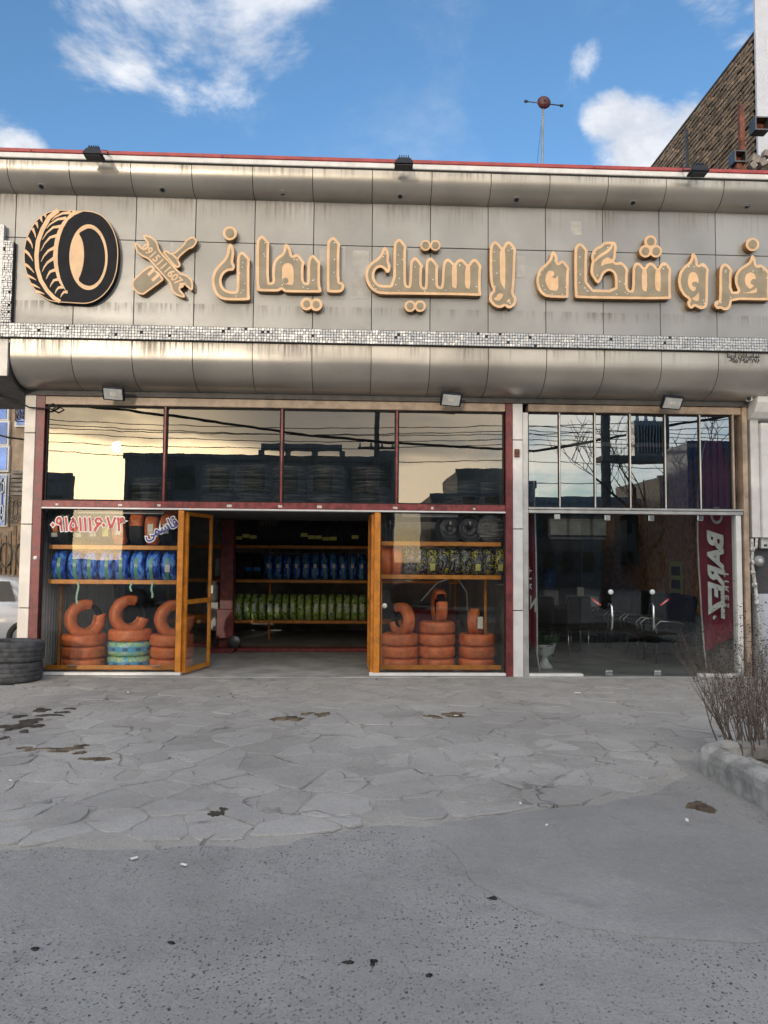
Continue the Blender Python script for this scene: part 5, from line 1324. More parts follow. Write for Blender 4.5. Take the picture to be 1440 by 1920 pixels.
def flag(label, pts_l, pts_r, Y0, Y1, textparts):
    """feather banner hanging in soft folds between two edge curves given in pixels"""
    n = len(pts_l); cols = 10; vs = []
    for j in range(n):
        a = at(*pts_l[j], Y0); c = at(*pts_r[j], Y1)
        for i in range(cols + 1):
            t = i / cols; q = a.lerp(c, t); q.y += .025 * math.sin(t * 9 + j * .35); vs.append(q)
    b = MB(); w_ = cols + 1
    b.add(vs, [(j * w_ + i, j * w_ + i + 1, (j + 1) * w_ + i + 1, (j + 1) * w_ + i) for j in range(n - 1) for i in range(cols)], True)
    T = thing('feather_banner', label, 'banner', tuple(at(*pts_l[-1], Y0))); obj('cloth', b, 'banner', T)
    obj('pole', MB().tube([at(*q, Y0) + Vector((-.008, 0, 0)) for q in pts_l] + [at(pts_l[-1][0] + 4, 1262, Y0)], .012, 8), 'frost', T)
    return T


fl = [(1330, 800), (1318, 850), (1311, 905), (1309, 965), (1309, 1010), (1311, 1060), (1314, 1110), (1317, 1160), (1320, 1200), (1322, 1222)]
fr_ = [(1340, 800), (1362, 850), (1374, 905), (1376, 965), (1376, 1010), (1376, 1060), (1376, 1110), (1376, 1150), (1375, 1180), (1374, 1194)]
T = flag('crimson feather banner with white vertical lettering behind the right office glass', fl, fr_, .42, .30, None)
def vtext(body, size, px_, py_, Y, parent, name, sl=0.0, sq=1.0, fat=.004):
    vs, fs = text_mesh(body, size, fat); c = at(px_, py_, Y)
    b = MB(); b.add([(c.x - y_ * sq, c.y - .0 + z_, c.z - x_ + y_ * sl) for x_, y_, z_ in vs], fs); obj(name, b, 'bannerw', parent)
vtext('BAREZ', .405, 1344, 1076, .26, T, 'lettering', .25, .78, .018)
vtext('T I R E S', .15, 1363, 1105, .24, T, 'lettering', .1, .55)
vtext('O', .34, 1345, 966, .26, T, 'logo', 0, .75)
vtext('\u00ae', .07, 1341, 1158, .26, T, 'mark')
fl = [(990, 800), (989, 900), (988, 965), (988, 1040), (989, 1110), (990, 1160), (991, 1200)]
fr_ = [(993, 800), (1002, 900), (1004, 965), (1006, 1040), (1007, 1110), (1008, 1170), (1008, 1226)]
T = flag('crimson feather banner seen edge-on behind the left office glass', fr_, fl, .35, .45, None)
vtext('T I R', .16, 995, 1085, .30, T, 'lettering', 0, .3); vtext('Z', .3, 1000, 1132, .28, T, 'lettering', .2, .35, .01)


# ------------------------------------------------------------------ planter, kerb, bush
rb = random.Random(21)
KX = 2.70
T = thing('planter_kerb', 'rounded concrete kerb edging the planter at the lower right', 'kerb', (KX + .1, -5.0, 0))


def kerb_piece(pts, h=.215):
    """kerb stone swept along pts with a rounded top; its body lies to the right of the walk"""
    prof = [(0, -.02), (.0, .12), (.018, .17), (.055, .202), (.10, h), (.15, .208), (.185, .18), (.2, .12), (.2, -.02)]
    vs = []; m = len(prof)
    for i, p in enumerate(pts):
        a = Vector(pts[max(0, i - 1)]); c = Vector(pts[min(len(pts) - 1, i + 1)]); d = (c - a).normalized(); nrm = Vector((d.y, -d.x))
        for o_, z in prof:
            q = Vector(p) + nrm * o_; vs.append((q.x + rb.uniform(-.006, .006), q.y + rb.uniform(-.006, .006), z + rb.uniform(-.006, .005)))
    fs = [(i * m + k, i * m + k + 1, (i + 1) * m + k + 1, (i + 1) * m + k) for i in range(len(pts) - 1) for k in range(m - 1)]
    fs += [tuple(range(m)), tuple((len(pts) - 1) * m + k for k in range(m))]
    return MB().add(vs, fs, False)


run = [(KX + .02 * math.sin(y_ * 2), y_) for y_ in [-8.2 + i * .09 for i in range(39)]]
x1_, y1_ = run[-1]
run += [(x1_ + .26 - .26 * math.cos(t), y1_ + .26 * math.sin(t)) for t in [R(a_) for a_ in (18, 36, 54, 72, 90)]]
run += [(run[-1][0] + .09 * i, run[-1][1]) for i in range(1, 32)]
i = len(run) - 1; cuts = [0]
while cuts[-1] < len(run) - 8: cuts.append(cuts[-1] + (7 if cuts[-1] != 28 else 9))
for i0, i1 in zip(cuts, cuts[1:]):
    seg = [Vector(q) for q in run[i0:i1 + 1]]
    seg[0] = seg[0] + (seg[1] - seg[0]).normalized() * .006; seg[-1] = seg[-1] + (seg[-2] - seg[-1]).normalized() * .006
    obj('kerb_stone', kerb_piece([tuple(q) for q in seg]), 'kerb', T)
b = MB(); n = 16; vs = []
for i in range(n + 1):
    for j in range(n + 1):
        x = KX + .1 + i / n * 3.8; y = -8.0 + j / n * 3.45; vs.append((x, y, .12 + .05 * math.sin(x * 3.1) * math.sin(y * 2.3) + rb.uniform(-.015, .015)))
b.add(vs, [(i * (n + 1) + j, (i + 1) * (n + 1) + j, (i + 1) * (n + 1) + j + 1, i * (n + 1) + j + 1) for i in range(n) for j in range(n)], True)
tag(obj('planter_soil', b, 'soil'), 'dark soil bed inside the kerbed planter', 'soil', kind='structure')
BX = gd(1402, 1400, .13)


def bush(label, cx_, cy_, hmax, stems, seed, spread):
    r_ = random.Random(seed); b = MB(); lv = MB()
    T = thing('bare_bush', label, 'bush', (cx_, cy_, .13))

    def grow(p, d, L, rad, depth):
        pts = [p]; n_ = 4 if depth < 2 else 3; q = p.copy(); dd = d.copy(); rads = [rad]
        for i in range(n_):
            dd = (dd + Vector((r_.uniform(-.2, .2), r_.uniform(-.2, .2), .05 + r_.uniform(-.05, .10)))).normalized(); q = q + dd * L / n_; pts.append(q.copy()); rads.append(rad * (1 - .22 * (i + 1)) if depth < 2 else rad * (1 - .28 * (i + 1)))
            for _b in range(2 if depth < 2 else 1):
              if depth < 3 and r_.random() < (.80, .75, .5)[depth]:
                a_ = r_.uniform(0, 6.28); side = Vector((math.cos(a_), math.sin(a_), .5)).normalized()
                grow(q.copy(), (dd * .70 + side * .65).normalized(), L * r_.uniform(.30, .58), rads[-1] * .72, depth + 1)
            if depth > 0 and r_.random() < .10:
                s_ = Vector((r_.uniform(-1, 1), r_.uniform(-1, 1), r_.uniform(-.6, .6))).normalized(); u_ = s_.cross(Vector((.3, .5, .8))).normalized(); l_ = r_.uniform(.006, .015)
                lv.add([q, q + s_ * l_ + u_ * l_ * .5, q + s_ * l_ * 2, q + s_ * l_ - u_ * l_ * .5], [(0, 1, 2, 3)])
        b.tube(pts, rads, 3 if depth > 1 else 4, caps=False)
    for k in range(stems):
        a_ = r_.uniform(0, 6.28); rr = r_.random() ** .6; base = Vector((cx_ + math.cos(a_) * rr * spread * .32, cy_ + math.sin(a_) * rr * spread * .32, .12))
        lean = rr * r_.uniform(.15, 1.25); d = Vector((math.cos(a_) * lean * .65, math.sin(a_) * lean * .65, 1)).normalized()
        grow(base, d, hmax * r_.uniform(.55, 1.0) * (1 - .25 * rr), r_.uniform(.004, .0075), 0)
    obj('twigs', b, 'twig', T); obj('dead_leaves', lv, 'leaf', T, kind='stuff')


bush('bare twiggy grey-brown bush in the kerbed planter at the right', BX.x + .12, BX.y - .02, 1.06, 74, 4, 1.15)
bush('bare bush in the planter, mostly outside the right edge of the picture', BX.x + .62, BX.y - .25, 1.12, 48, 9, 1.2)
for k in range(7):
    q = gd(1405 + k * 9, 1432 + k * 4, .14); b = MB(); b.lathe([(0, -.03), (.03, -.02), (.045, 0), (.03, .02), (0, .03)], 9, (q.x, q.y, .16)); tag(obj('pebble', b, 'kerb', loc=(q.x, q.y, .14)), 'small grey stone on the planter soil behind the kerb', 'stone', 'stones in the planter')

# ------------------------------------------------------------------ mud, litter, stains on the ground


def smear(name, label, cat, px, m, z=.030, n=5, seed=0, grp=None, flat_=.35):
    """ragged low patch of mud through pixel blobs (x, y, rx, ry)"""
    r_ = random.Random(seed); b = MB()
    for (x, y, rx, ry) in px:
        c = gd(x, y, z - .01); ex = gd(x + rx, y, z - .01); ey = gd(x, y - ry, z - .01); ax = (ex - c).length; ay = (ey - c).length
        K = 22; ph = [r_.uniform(0, 6.28) for _ in range(4)]; rim = []
        for k in range(K):
            t = 2 * math.pi * k / K; w_ = 1 + .30 * math.sin(2 * t + ph[0]) + .22 * math.sin(3 * t + ph[1]) + .16 * math.sin(7 * t + ph[2]) + r_.uniform(-.12, .12)
            rim.append((c.x + ax * w_ * math.cos(t), c.y + ay * w_ * math.sin(t)))
        vs = [(p[0], p[1], z - .022) for p in rim] + [(c.x + (p[0] - c.x) * .8 + r_.uniform(-.01, .01), c.y + (p[1] - c.y) * .8, z + r_.uniform(-.001, .004)) for p in rim] + [(c.x + (p[0] - c.x) * .4, c.y + (p[1] - c.y) * .4, z + r_.uniform(-.001, .007)) for p in rim] + [(c.x, c.y, z + .003)]
        fs = [(i + q * K, (i + 1) % K + q * K, (i + 1) % K + (q + 1) * K, i + (q + 1) * K) for q in range(2) for i in range(K)] + [(2 * K + i, 2 * K + (i + 1) % K, 3 * K) for i in range(K)]
        b.add(vs, fs, True)
    c = gd(px[0][0], px[0][1]); tag(obj(name, b, m, loc=(c.x, c.y, 0)), label, cat, grp)


smear('mud_patch', 'dark wet mud patch on the paving at the far left', 'mud', [(18, 1364, 34, 6), (58, 1353, 26, 4), (78, 1332, 17, 3), (132, 1330, 10, 2), (5, 1386, 12, 3), (92, 1342, 22, 2), (70, 1362, 16, 2), (118, 1337, 14, 2), (36, 1344, 14, 2), (45, 1372, 10, 2)], 'mud', seed=1)
smear('mud_patch', 'brown broken mud patch below the wet one at left', 'mud', [(130, 1406, 26, 4), (80, 1406, 30, 2), (178, 1424, 24, 2), (150, 1413, 10, 3), (105, 1411, 20, 2), (150, 1400, 14, 2), (45, 1404, 14, 2)], 'mud_dry', seed=2)
smear('mud_patch', 'brown mud smear in front of the shop entrance', 'mud', [(540, 1348, 26, 5), (603, 1341, 15, 4), (575, 1340, 14, 3)], 'mud_dry', seed=3)
smear('mud_patch', 'small dark earth hole between paving slabs left of the middle', 'mud', [(405, 1528, 14, 7), (417, 1520, 9, 5)], 'mud', seed=4)
smear('mud_patch', 'reddish mud patch on the ground beside the kerb', 'mud', [(1313, 1512, 24, 6)], 'mud_dry', seed=5, z=.026)
smear('oil_stain', 'dark oily stain on the paving before the right display', 'stain', [(850, 1341, 30, 4), (812, 1345, 18, 3)], 'mud_dry', z=.0265, seed=6)
for k, (x, y, rx, ry) in enumerate(((925, 1687, 8, 2.6), (655, 1808, 7.5, 2.8), (700, 1806, 5, 1.8), (805, 1833, 6, 2), (66, 1783, 6, 2), (322, 1771, 4, 2), (700, 1812, 4, 1.5))):
    smear('tar_spot', 'black tar spot on the asphalt, %s' % ['the largest one right of the middle', 'left of the close pair below the middle', 'upper right one of the close pair below the middle', 'right of the pair below the middle', 'at the far left near the bottom', 'left of the middle near the bottom', 'lower right one of the close pair below the middle'][k], 'spot', [(x, y, rx, ry)], 'cable', z=.006, seed=20 + k, grp='tar spots on the asphalt')
lit = ((1083, 1300, .06, 'white paper scrap before the office door'), (1288, 1540, .035, 'white paper scrap on the ground near the kerb'), (345, 1615, .03, 'white cigarette end on the asphalt, left of the middle'), (252, 1603, .03, 'white cigarette end at the paving edge on the left'), (240, 1299, .04, 'white paper scrap before the left display'), (855, 1343, .035, 'white scrap on the oily stain'), (976, 1508, .025, 'small pale scrap in the middle of the paving'), (20, 1465, .02, 'pale crumb of litter on the far left paving'), (1025, 1549, .02, 'tiny pale scrap at the edge of the paving'))
for k, (x, y, s_, lb) in enumerate(lit):
    s_ *= .62; p = gd(x, y, .03); zz_ = .030 if y < 1590 else .006
    b = MB().cbox(-s_, s_, -s_ * .4, s_ * .4, 0, .006, .001); b.v = [(a, c, z + (a / s_) ** 2 * .006) for a, c, z in b.v]
    b.xf(Matrix.Translation((p.x, p.y, zz_)) @ Matrix.Rotation(k * 1.3, 4, 'Z')); tag(obj('paper_scrap', b, 'white_print', loc=(p.x, p.y, zz_)), lb, 'litter', 'litter on the ground')
gr = MB(); rg = random.Random(8)
for k in range(900):
    x = rg.uniform(-4.5, 4.5); y = rg.uniform(-8.2, -.4); s_ = rg.uniform(.004, .011) if y > -5 else rg.uniform(.002, .006); z = (.022 if y > edge_y(x) else .001)
    gr.add([(x - s_, y - s_, z), (x + s_, y - s_ * .8, z), (x + s_ * .7, y + s_, z), (x - s_, y + s_ * .9, z), (x, y, z + s_ * 1.2)], [(0, 1, 4), (1, 2, 4), (2, 3, 4), (3, 0, 4)])
tag(obj('grit', gr, 'kerb'), 'loose grit and crumbs of stone scattered over the ground', 'grit', kind='stuff')

# ------------------------------------------------------------------ right-hand neighbour
NB = thing('white_neighbour', 'white-walled neighbouring building at the right edge with a gas meter recess', 'building', (7.0, .5, 0))
a = at(1397, 790, -.05); z_p = at(1420, 1008, -.05).z; z_t = at(1420, 793, -.05).z; z_r = at(1420, 1114, -.05).z
obj('wall', MB().box(5.66, 9.5, .10, .6, 0, 3.9), 'recess', NB)
obj('wall_panel', MB().cbox(5.665, 5.79, -.02, .098, z_p + .002, z_t + .25, .006), 'plaster', NB); obj('wall_panel', MB().cbox(5.795, 9.4, -.07, .098, z_p, z_t, .006), 'white', NB)
obj('lower_panel', MB().cbox(5.70, 9.4, -.03, .098, .0, z_r, .006), 'towerwall', NB)
b = MB(); prof = [(.08, 0), (-.12, .03), (-.22, .10), (-.30, .22), (-.33, .36), (-.33, .60)]; nP = len(prof)
for x_ in (5.62, 9.4): pass
b.add([(x_, y_, z_t + .03 + z_) for x_ in (5.625, 9.4) for y_, z_ in prof] + [(x_, .09, z_t + .65) for x_ in (5.625, 9.4)], [(i, i + 1, nP + i + 1, nP + i) for i in range(nP - 1)] + [tuple(list(range(nP)) + [2 * nP]), tuple(list(range(nP, 2 * nP)) + [2 * nP + 1])])
obj('rounded_cornice', b, 'white', NB)
tw = at(1418, 120, .95).x
obj('upper_wall', MB().box(tw, 9.5, .95, .998, 8.0, 13.5), 'towerwall', NB)
b = MB(); b.box(tw + .2, 9.5, .955, .997, 6.7, 7.998); obj('upper_wall_base', b, 'grey', NB)
T = thing('gas_meter', 'grey round gas meter with chipped white pipes at the far right', 'meter', (5.9, -.05, 0))
q = at(1421, 1052, 0.0)
obj('meter_body', MB().lathe([(0, -.09), (.05, -.09), (.075, -.07), (.08, -.02), (.06, .02), (0, .03)], 24, (q.x, .02, q.z), 'y'), 'meter', T); obj('dial', MB().lathe([(0, -.10), (.03, -.10), (.035, -.088)], 16, (q.x, .02, q.z), 'y'), 'frost', T)
px1 = at(1409, 1010, -.0).x; zt_ = z_p
obj('pipe', MB().tube([(px1, -.01, z_p - .01), (px1, -.01, 1.55), (px1 + .02, -.03, 1.3), (px1 + .05, -.06, .9), (px1 + .07, -.06, .02)], .024, 10), 'pipe', T)
for z in (1.80, 1.62, 1.48, 1.30, 1.05): obj('coupling', MB().lathe([(.024, -.03), (.036, -.028), (.036, .028), (.024, .03)], 12, (px1 + max(0, (1.5 - z) * .08), -.01 - max(0, 1.5 - z) * .08, z)), 'pipe', T)
obj('branch', MB().tube([(px1 - .10, -.01, q.z), (q.x, -.01, q.z)], .016, 8), 'pipe', T); obj('valve', MB().cbox(px1 - .10, px1 - .04, -.04, .02, q.z - .03, q.z + .05, .008), 'pipe', T)
obj('elbow', MB().tube([(px1, -.01, z_p - .16), (px1 + .06, -.01, z_p - .14), (px1 + .07, -.01, z_p - .01)], .02, 8), 'pipe', T)
q = at(1436, 1018, .0); T2 = thing('meter_box', 'small cream electric box above the gas meter', 'box', (q.x, .06, q.z - .1)); obj('case', MB().cbox(q.x - .06, q.x + .1, 0, .095, q.z - .08, q.z + .08, .012), 'frost', T2); obj('label', MB().box(q.x - .03, q.x + .02, -.004, -.001, q.z - .05, q.z - .02), 'ink', T2)

# brick side wall of the taller house behind the roof, seen running away from the street
WX = 6.47; ZT = 10.22
T = thing('brick_wall', 'weathered brown brick side wall rising behind the roof at the upper right', 'wall', (WX, 8, 0))
obj('mortar_core', MB().box(WX + .01, WX + .24, 1.0, 16.0, 5.5, ZT - .03), 'mortar', T)
obj('wall_coping', MB().cbox(WX - .03, WX + .26, 1.0, 16.0, ZT - .028, ZT + .02, .01), 'mortar', T)
bl_, bh_, jt = .245, .066, .018
bmesh_b = [MB().cbox(0, .035, 0, bl_ - jt + e, 0, bh_, .006).mesh('brick', M['brick']) for e in (0, -.012, .006)]
cand = []
row = 0; z = 6.75
while z + bh_ < ZT - .03:
    y = 1.02 + (row % 2) * bl_ / 2
    while y < 12.5:
        q = px_of((WX, y + .1, z + .03))
        par = at(q[0], 0, -.9)
        if 1215 < q[0] < 1432 and q[1] < 322: cand.append((y, z))
        y += bl_
    z += bh_ + jt; row += 1
rk = random.Random(4); big = bl_
cand.sort(); near = cand[:300]
for (y, z) in near:
    o = obj('brick', rk.choice(bmesh_b), None, T); o.location = (WX - .022 - rk.uniform(0, .016) - T.location.x, y - 8 + rk.uniform(-.006, .006), z + rk.uniform(-.006, .006)); o.rotation_euler = (rk.uniform(-.03, .03), 0, rk.uniform(-.02, .02))
b = MB()
for (y, z) in cand[300:]:
    d_ = rk.uniform(0, .012); b.cbox(WX - .022 - d_, WX + .012, y, y + bl_ - jt, z, z + bh_, .006)
if cand[300:]: obj('far_bricks', b, 'brick', T, kind='stuff')
def thin(name, label, cat, p0, p1, r_, m):
    tag(obj(name, MB().beam(p0, p1, r_, r_), m, loc=tuple(p0)), label, cat)
a = at(1391, 316, .5); c = at(1389, 198, .5); thin('rusty_post', 'rust-red steel post standing on the roof at the right', 'post', (a.x, .5, 6.6), (c.x, .5, c.z), .07, 'rust')
a = at(1291, 312, 3.0); c = at(1287, 243, 3.0); thin('drain_pipe', 'thin dark pipe against the brick wall', 'pipe', (a.x, 3, 6.6), (c.x, 3, c.z), .05, 'dsteel')
for k, (x0, y0_, x1, y1_) in enumerate(((1404, 232, 1430, 256), (1366, 294, 1388, 315))):
    a = at(x0, y1_, .35); c = at(x1, y0_, .35); T = thing('rusty_box', 'open rusty steel box, %s one beside the rust-red post' % ['upper', 'lower'][k], 'box', (a.x, .4, a.z), 'rusty steel boxes'); b = MB(); t_ = .02
    for q_ in ((a.x, c.x, a.z, a.z + t_), (a.x, c.x, c.z - t_, c.z), (a.x, a.x + t_, a.z + t_, c.z - t_), (c.x - t_, c.x, a.z + t_, c.z - t_)): b.box(q_[0], q_[1], .16, .34, q_[2], q_[3])
    obj('frame', b, 'dsteel', T); obj('back', MB().box(a.x + t_, c.x - t_, .30, .33, a.z + t_, c.z - t_), 'rust', T)
    if k == 1: obj('foot', MB().box(a.x + .05, c.x - .05, .2, .3, 6.6, a.z), 'rust', T)
for k, (x, y, s_) in enumerate(((1415, 300, .12), (1428, 306, .11), (1436, 290, .10), (1410, 312, .1))):
    p = at(x, y, .3); b = MB().cbox(-s_ / 2, s_ / 2, -.06, .06, -s_ / 2, s_ / 2, .006).xf(Matrix.Translation(p) @ Matrix.Rotation(R(20 + 40 * k), 4, 'Y')); tag(obj('rubble_block', b, 'greystone', loc=tuple(p)), 'grey rubble block by the tall pale wall, %s of the roof corner heap' % ['left middle one', 'right middle one', 'topmost one', 'lowest one'][k], 'block', 'rubble blocks on the roof corner')

# ------------------------------------------------------------------ left-hand neighbours
a = at(14, 705, FY); 
T = thing('neighbour_canopy', 'pale panelled sign canopy of the shop next door at the left edge', 'canopy', (-5.6, -.3, 4.0))
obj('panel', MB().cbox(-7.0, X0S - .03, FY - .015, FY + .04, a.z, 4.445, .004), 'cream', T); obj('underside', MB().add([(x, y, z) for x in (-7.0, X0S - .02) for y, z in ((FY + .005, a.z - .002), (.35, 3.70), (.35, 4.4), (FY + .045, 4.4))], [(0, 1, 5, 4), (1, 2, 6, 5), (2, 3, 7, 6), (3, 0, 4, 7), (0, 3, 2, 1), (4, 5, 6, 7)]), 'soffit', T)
a = at(4, 420, FY - .1); b = MB().box(-7.0, a.x + .02, FY - .09, FY - .01, 4.45, a.z); obj('mosaic_frame', b, 'mosaic', T)
LY = 5.5
NBL = thing('blue_glass_house', 'tan house with blue mirror windows and iron grilles behind the left pillar', 'house', (-7.5, LY + 1, 0))
q0 = at(0, 745, LY); obj('wall', MB().box(-12, -4.6, LY + .1, LY + 5, 0, 8.5), 'tanwall', NBL)
def lp(x0, y0_, x1, y1_, Y=LY): a = at(x0, y1_, Y); c = at(x1, y0_, Y); return a.x, c.x, a.z, c.z
for (x0, y0_, x1, y1_) in ((-45, 745, 13, 786), (-45, 790, 13, 833), (-45, 837, 13, 882), (-45, 890, 13, 985), (30, 730, 62, 798), (-45, 690, 13, 742)):
    xa, xb, za, zb = lp(x0, y0_, x1, y1_)
    f_ = obj('window', MB().box(xa - .04, xb + .04, LY + .02, LY + .10, za - .02, zb + .02), 'plaster', NBL); obj('pane', MB().box(xa, xb, LY + .005, LY + .018, za + .02, zb - .02), 'blueglass', f_)
xa, xb, za, zb = lp(18, 880, 60, 928)
for i in range(6): obj('louvre_board', MB().box(xa, xb, LY + .02, LY + .09, za + (zb - za) * i / 6, za + (zb - za) * (i + .72) / 6), 'greystone', NBL)
def scroll(x0, y0_, x1, y1_, nm):
    xa, xb, za, zb = lp(x0, y0_, x1, y1_); b = MB(); cx_, cz = (xa + xb) / 2, (za + zb) / 2; w_, h_ = (xb - xa) / 2, (zb - za) / 2; y = LY - .03
    b.tube([(xa, y, za), (xb, y, za), (xb, y, zb), (xa, y, zb)], .014, 6, closed=True)
    for sx in (-1, 1):
        for sz in (-1, 1):
            b.tube([(cx_ + sx * w_ * (.5 + .42 * math.cos(t) * (1 - t / 12)), y, cz + sz * h_ * (.5 + .42 * math.sin(t) * (1 - t / 12))) for t in [i * .45 for i in range(20)]], .011, 5)
    b.tube([(cx_ + w_ * .3 * math.cos(t), y, cz + h_ * .8 * math.sin(t)) for t in [i * .4 for i in range(16)]], .011, 5, closed=True)
    obj(nm, b, 'frost' if x0 < 0 else 'iron', NBL)
scroll(-14, 888, 13, 984, 'window_grille'); scroll(16, 932, 44, 980, 'window_grille'); scroll(30, 734, 52, 790, 'window_grille')
GT = thing('corrugated_gate', 'brown corrugated yard gate with oval iron ornaments behind the white car', 'gate', (-7.0, LY - .4, 0))
xa, xb, za, zb = lp(-120, 985, 62, 1200, LY - .4)
b0 = MB().cbox(0, .075, -.02, .02, 0, 1, .012).mesh('gate_slat', M['gate'])
n = int((xb - xa) / .095)
for i in range(n):
    x_ = xa + i * .095; o = obj('gate_slat', b0, None, GT); o.location = (x_ + 7.0, 0, .05); o.scale = (1, 1, zb - .05 - .28 * abs(math.sin(i * .42)))
for i, px_ in enumerate((10, 40, -30)):
    q = at(px_, 1040, LY - .44); obj('oval_ornament', MB().tube([(q.x + .12 * math.cos(t), LY - .44, q.z + .24 * math.sin(t)) for t in [k * .3 for k in range(21)]], .015, 6, closed=True), 'iron', GT)
obj('rail', MB().box(xa, xb, LY - .375, LY - .34, .5, .56).box(xa, xb, LY - .375, LY - .34, 1.3, 1.36), 'iron', GT)
a = at(-30, 808, 3.2); c = at(60, 826, 3.2); tag(obj('street_cable', MB().tube([a, (a + c) / 2 - Vector((0, 0, .03)), c], .018, 6), 'cable', loc=tuple(a)), 'thick black cable crossing before the blue-windowed house', 'cable')


# ------------------------------------------------------------------ cars
def car(name, label, loc, rotz, paint):
    T = thing(name, label, 'car', loc); T['_w'] = (0, 0, 0); T.rotation_euler = (0, 0, rotz)
    L, Wd = 4.3, .84
    st = [(-2.15, .42, .62, .62), (-2.10, .30, .80, .76), (-1.75, .22, .93, .81), (-1.0, .20, .97, .84), (0, .20, .95, .85), (.9, .20, .93, .84), (1.6, .22, .86, .80), (2.0, .28, .74, .74), (2.15, .40, .58, .62)]
    ring = lambda x, zb, zt, hw: [(x, -hw, zb + .05), (x, -hw - .02, (zb + zt) / 2), (x, -hw + .02, zt - .05), (x, -hw + .09, zt), (x, hw - .09, zt), (x, hw - .02, zt - .05), (x, hw + .02, (zb + zt) / 2), (x, hw, zb + .05), (x, hw - .08, zb), (x, -hw + .08, zb)]
    def loft(rs_):
        n_ = len(rs_[0]); b = MB(); vs = [p for r_ in rs_ for p in r_]
        fs = [(i * n_ + k, i * n_ + (k + 1) % n_, (i + 1) * n_ + (k + 1) % n_, (i + 1) * n_ + k) for i in range(len(rs_) - 1) for k in range(n_)] + [tuple(range(n_)), tuple((len(rs_) - 1) * n_ + k for k in range(n_))]
        return b.add(vs, fs, True)
    obj('body', loft([ring(*s_) for s_ in st]).mesh('body', M[paint]), None, T)
    cab = [(-1.55, .93, .74), (-1.05, 1.36, .60), (-.5, 1.43, .59), (.2, 1.42, .59), (.55, 1.33, .60), (1.15, .92, .72)]
    rg_ = lambda x, zt, hw: [(x, -.78, .88), (x, -hw, zt - .04), (x, -hw + .07, zt), (x, hw - .07, zt), (x, hw, zt - .04), (x, .78, .88)]
    obj('cabin', loft([rg_(*s_) for s_ in cab]).mesh('cabin', M[paint]), None, T)
    for s in (-1, 1):
        for (x0, x1) in ((-1.12, -.35), (-.28, .62)):
            def zt(x): return 1.36 if -1.0 < x < .4 else (1.22 if x < 0 else 1.18)
            def hw(z): return .79 - (z - .88) * .36
            pl = [(x0, .97), (x1 + (.22 if x1 > 0 else 0), .97), (x1 - (.10 if x1 > 0 else 0), 1.33), (x0 + (.16 if x0 < -1 else 0), 1.33)]
            obj('side_window', MB().add([(x_, s * (hw(z_) + .012), z_) for x_, z_ in pl], [(0, 1, 2, 3)]).mesh('side_window', M['carglass']), None, T)
        for x_ in (-1.32, 1.32):
            wz = obj('wheel', MB().lathe([(.19, -.10), (.29, -.10), (.31, -.07), (.31, .07), (.29, .10), (.19, .10), (.19, -.10)], 28, (x_, s * .76, .31), 'y').mesh('wheel', M['rubber']), None, T)
            obj('hubcap', MB().lathe([(0, .02), (.12, .03), (.19, .0), (.19, -.02)] if s > 0 else [(0, -.02), (.12, -.03), (.19, 0), (.19, .02)], 20, (x_, s * .83, .31), 'y').mesh('hubcap', M['grey']), None, wz)
        obj('tail_lamp', MB().cbox(-2.16, -2.05, s * .74 - .10, s * .74 + .03, .62, .78, .02).mesh('tail_lamp', M['taillamp']), None, T); obj('headlight', MB().cbox(2.02, 2.13, s * .62 - .10, s * .62 + .08, .55, .70, .02).mesh('headlight', M['lens']), None, T)
    obj('windscreen', MB().add([(1.10, -.62, .97), (1.10, .62, .97), (.60, .52, 1.335), (.60, -.52, 1.335)], [(0, 1, 2, 3)]).xf(Matrix.Translation((.04, 0, .02))).mesh('windscreen', M['carglass']), None, T)
    obj('rear_window', MB().add([(-1.50, -.62, .97), (-1.50, .62, .97), (-1.09, .52, 1.34), (-1.09, -.52, 1.34)], [(0, 1, 2, 3)]).xf(Matrix.Translation((-.045, 0, .02))).mesh('rear_window', M['carglass']), None, T)
    return T


car('parked_car', 'white car parked beyond the left pillar', (-6.62, 3.2, 0), R(180), 'carwhite').scale = (.9, .9, .9)
car('parked_car', 'silver car parked across the street, mirrored in the left display glass', (-5.6, -15.5, 0), R(0), 'carsilver')
car('parked_car', 'dark red car parked across the street, mirrored in the right display glass', (3.4, -13.4, 0), R(8), 'carred')

# ------------------------------------------------------------------ the far side of the street (seen mirrored in the glass)


def house(label, x0, y0_, x1, Y, floors, cols, grp='houses across the street', extra=None, name='far_house', m='dark_house', depth=7):
    a = mir(x0, y0_, Y); c = mir(x1, y0_, Y); z = (a.z + c.z) / 2
    T = thing(name, label, 'house', ((a.x + c.x) / 2, -Y - 3, 0), grp)
    obj('wall', MB().box(a.x, c.x, -Y - depth, -Y, 0, z), m, T); obj('parapet', MB().box(a.x - .08, c.x + .08, -Y - .25, -Y + .08, z - .25, z + .10), m, T)
    for f_ in range(floors):
        for k in range(cols):
            xx = a.x + (c.x - a.x) * (k + .5) / cols; zz_ = .9 + f_ * (z - .6) / floors; w_ = (c.x - a.x) / cols * .28
            q = obj('window', MB().box(xx - w_ - .06, xx + w_ + .06, -Y + .001, -Y + .05, zz_ - .06, zz_ + 1.36), 'dark_house', T); obj('pane', MB().box(xx - w_, xx + w_, -Y + .051, -Y + .06, zz_, zz_ + 1.3), 'house_pane', q)
    return T, a, c, z


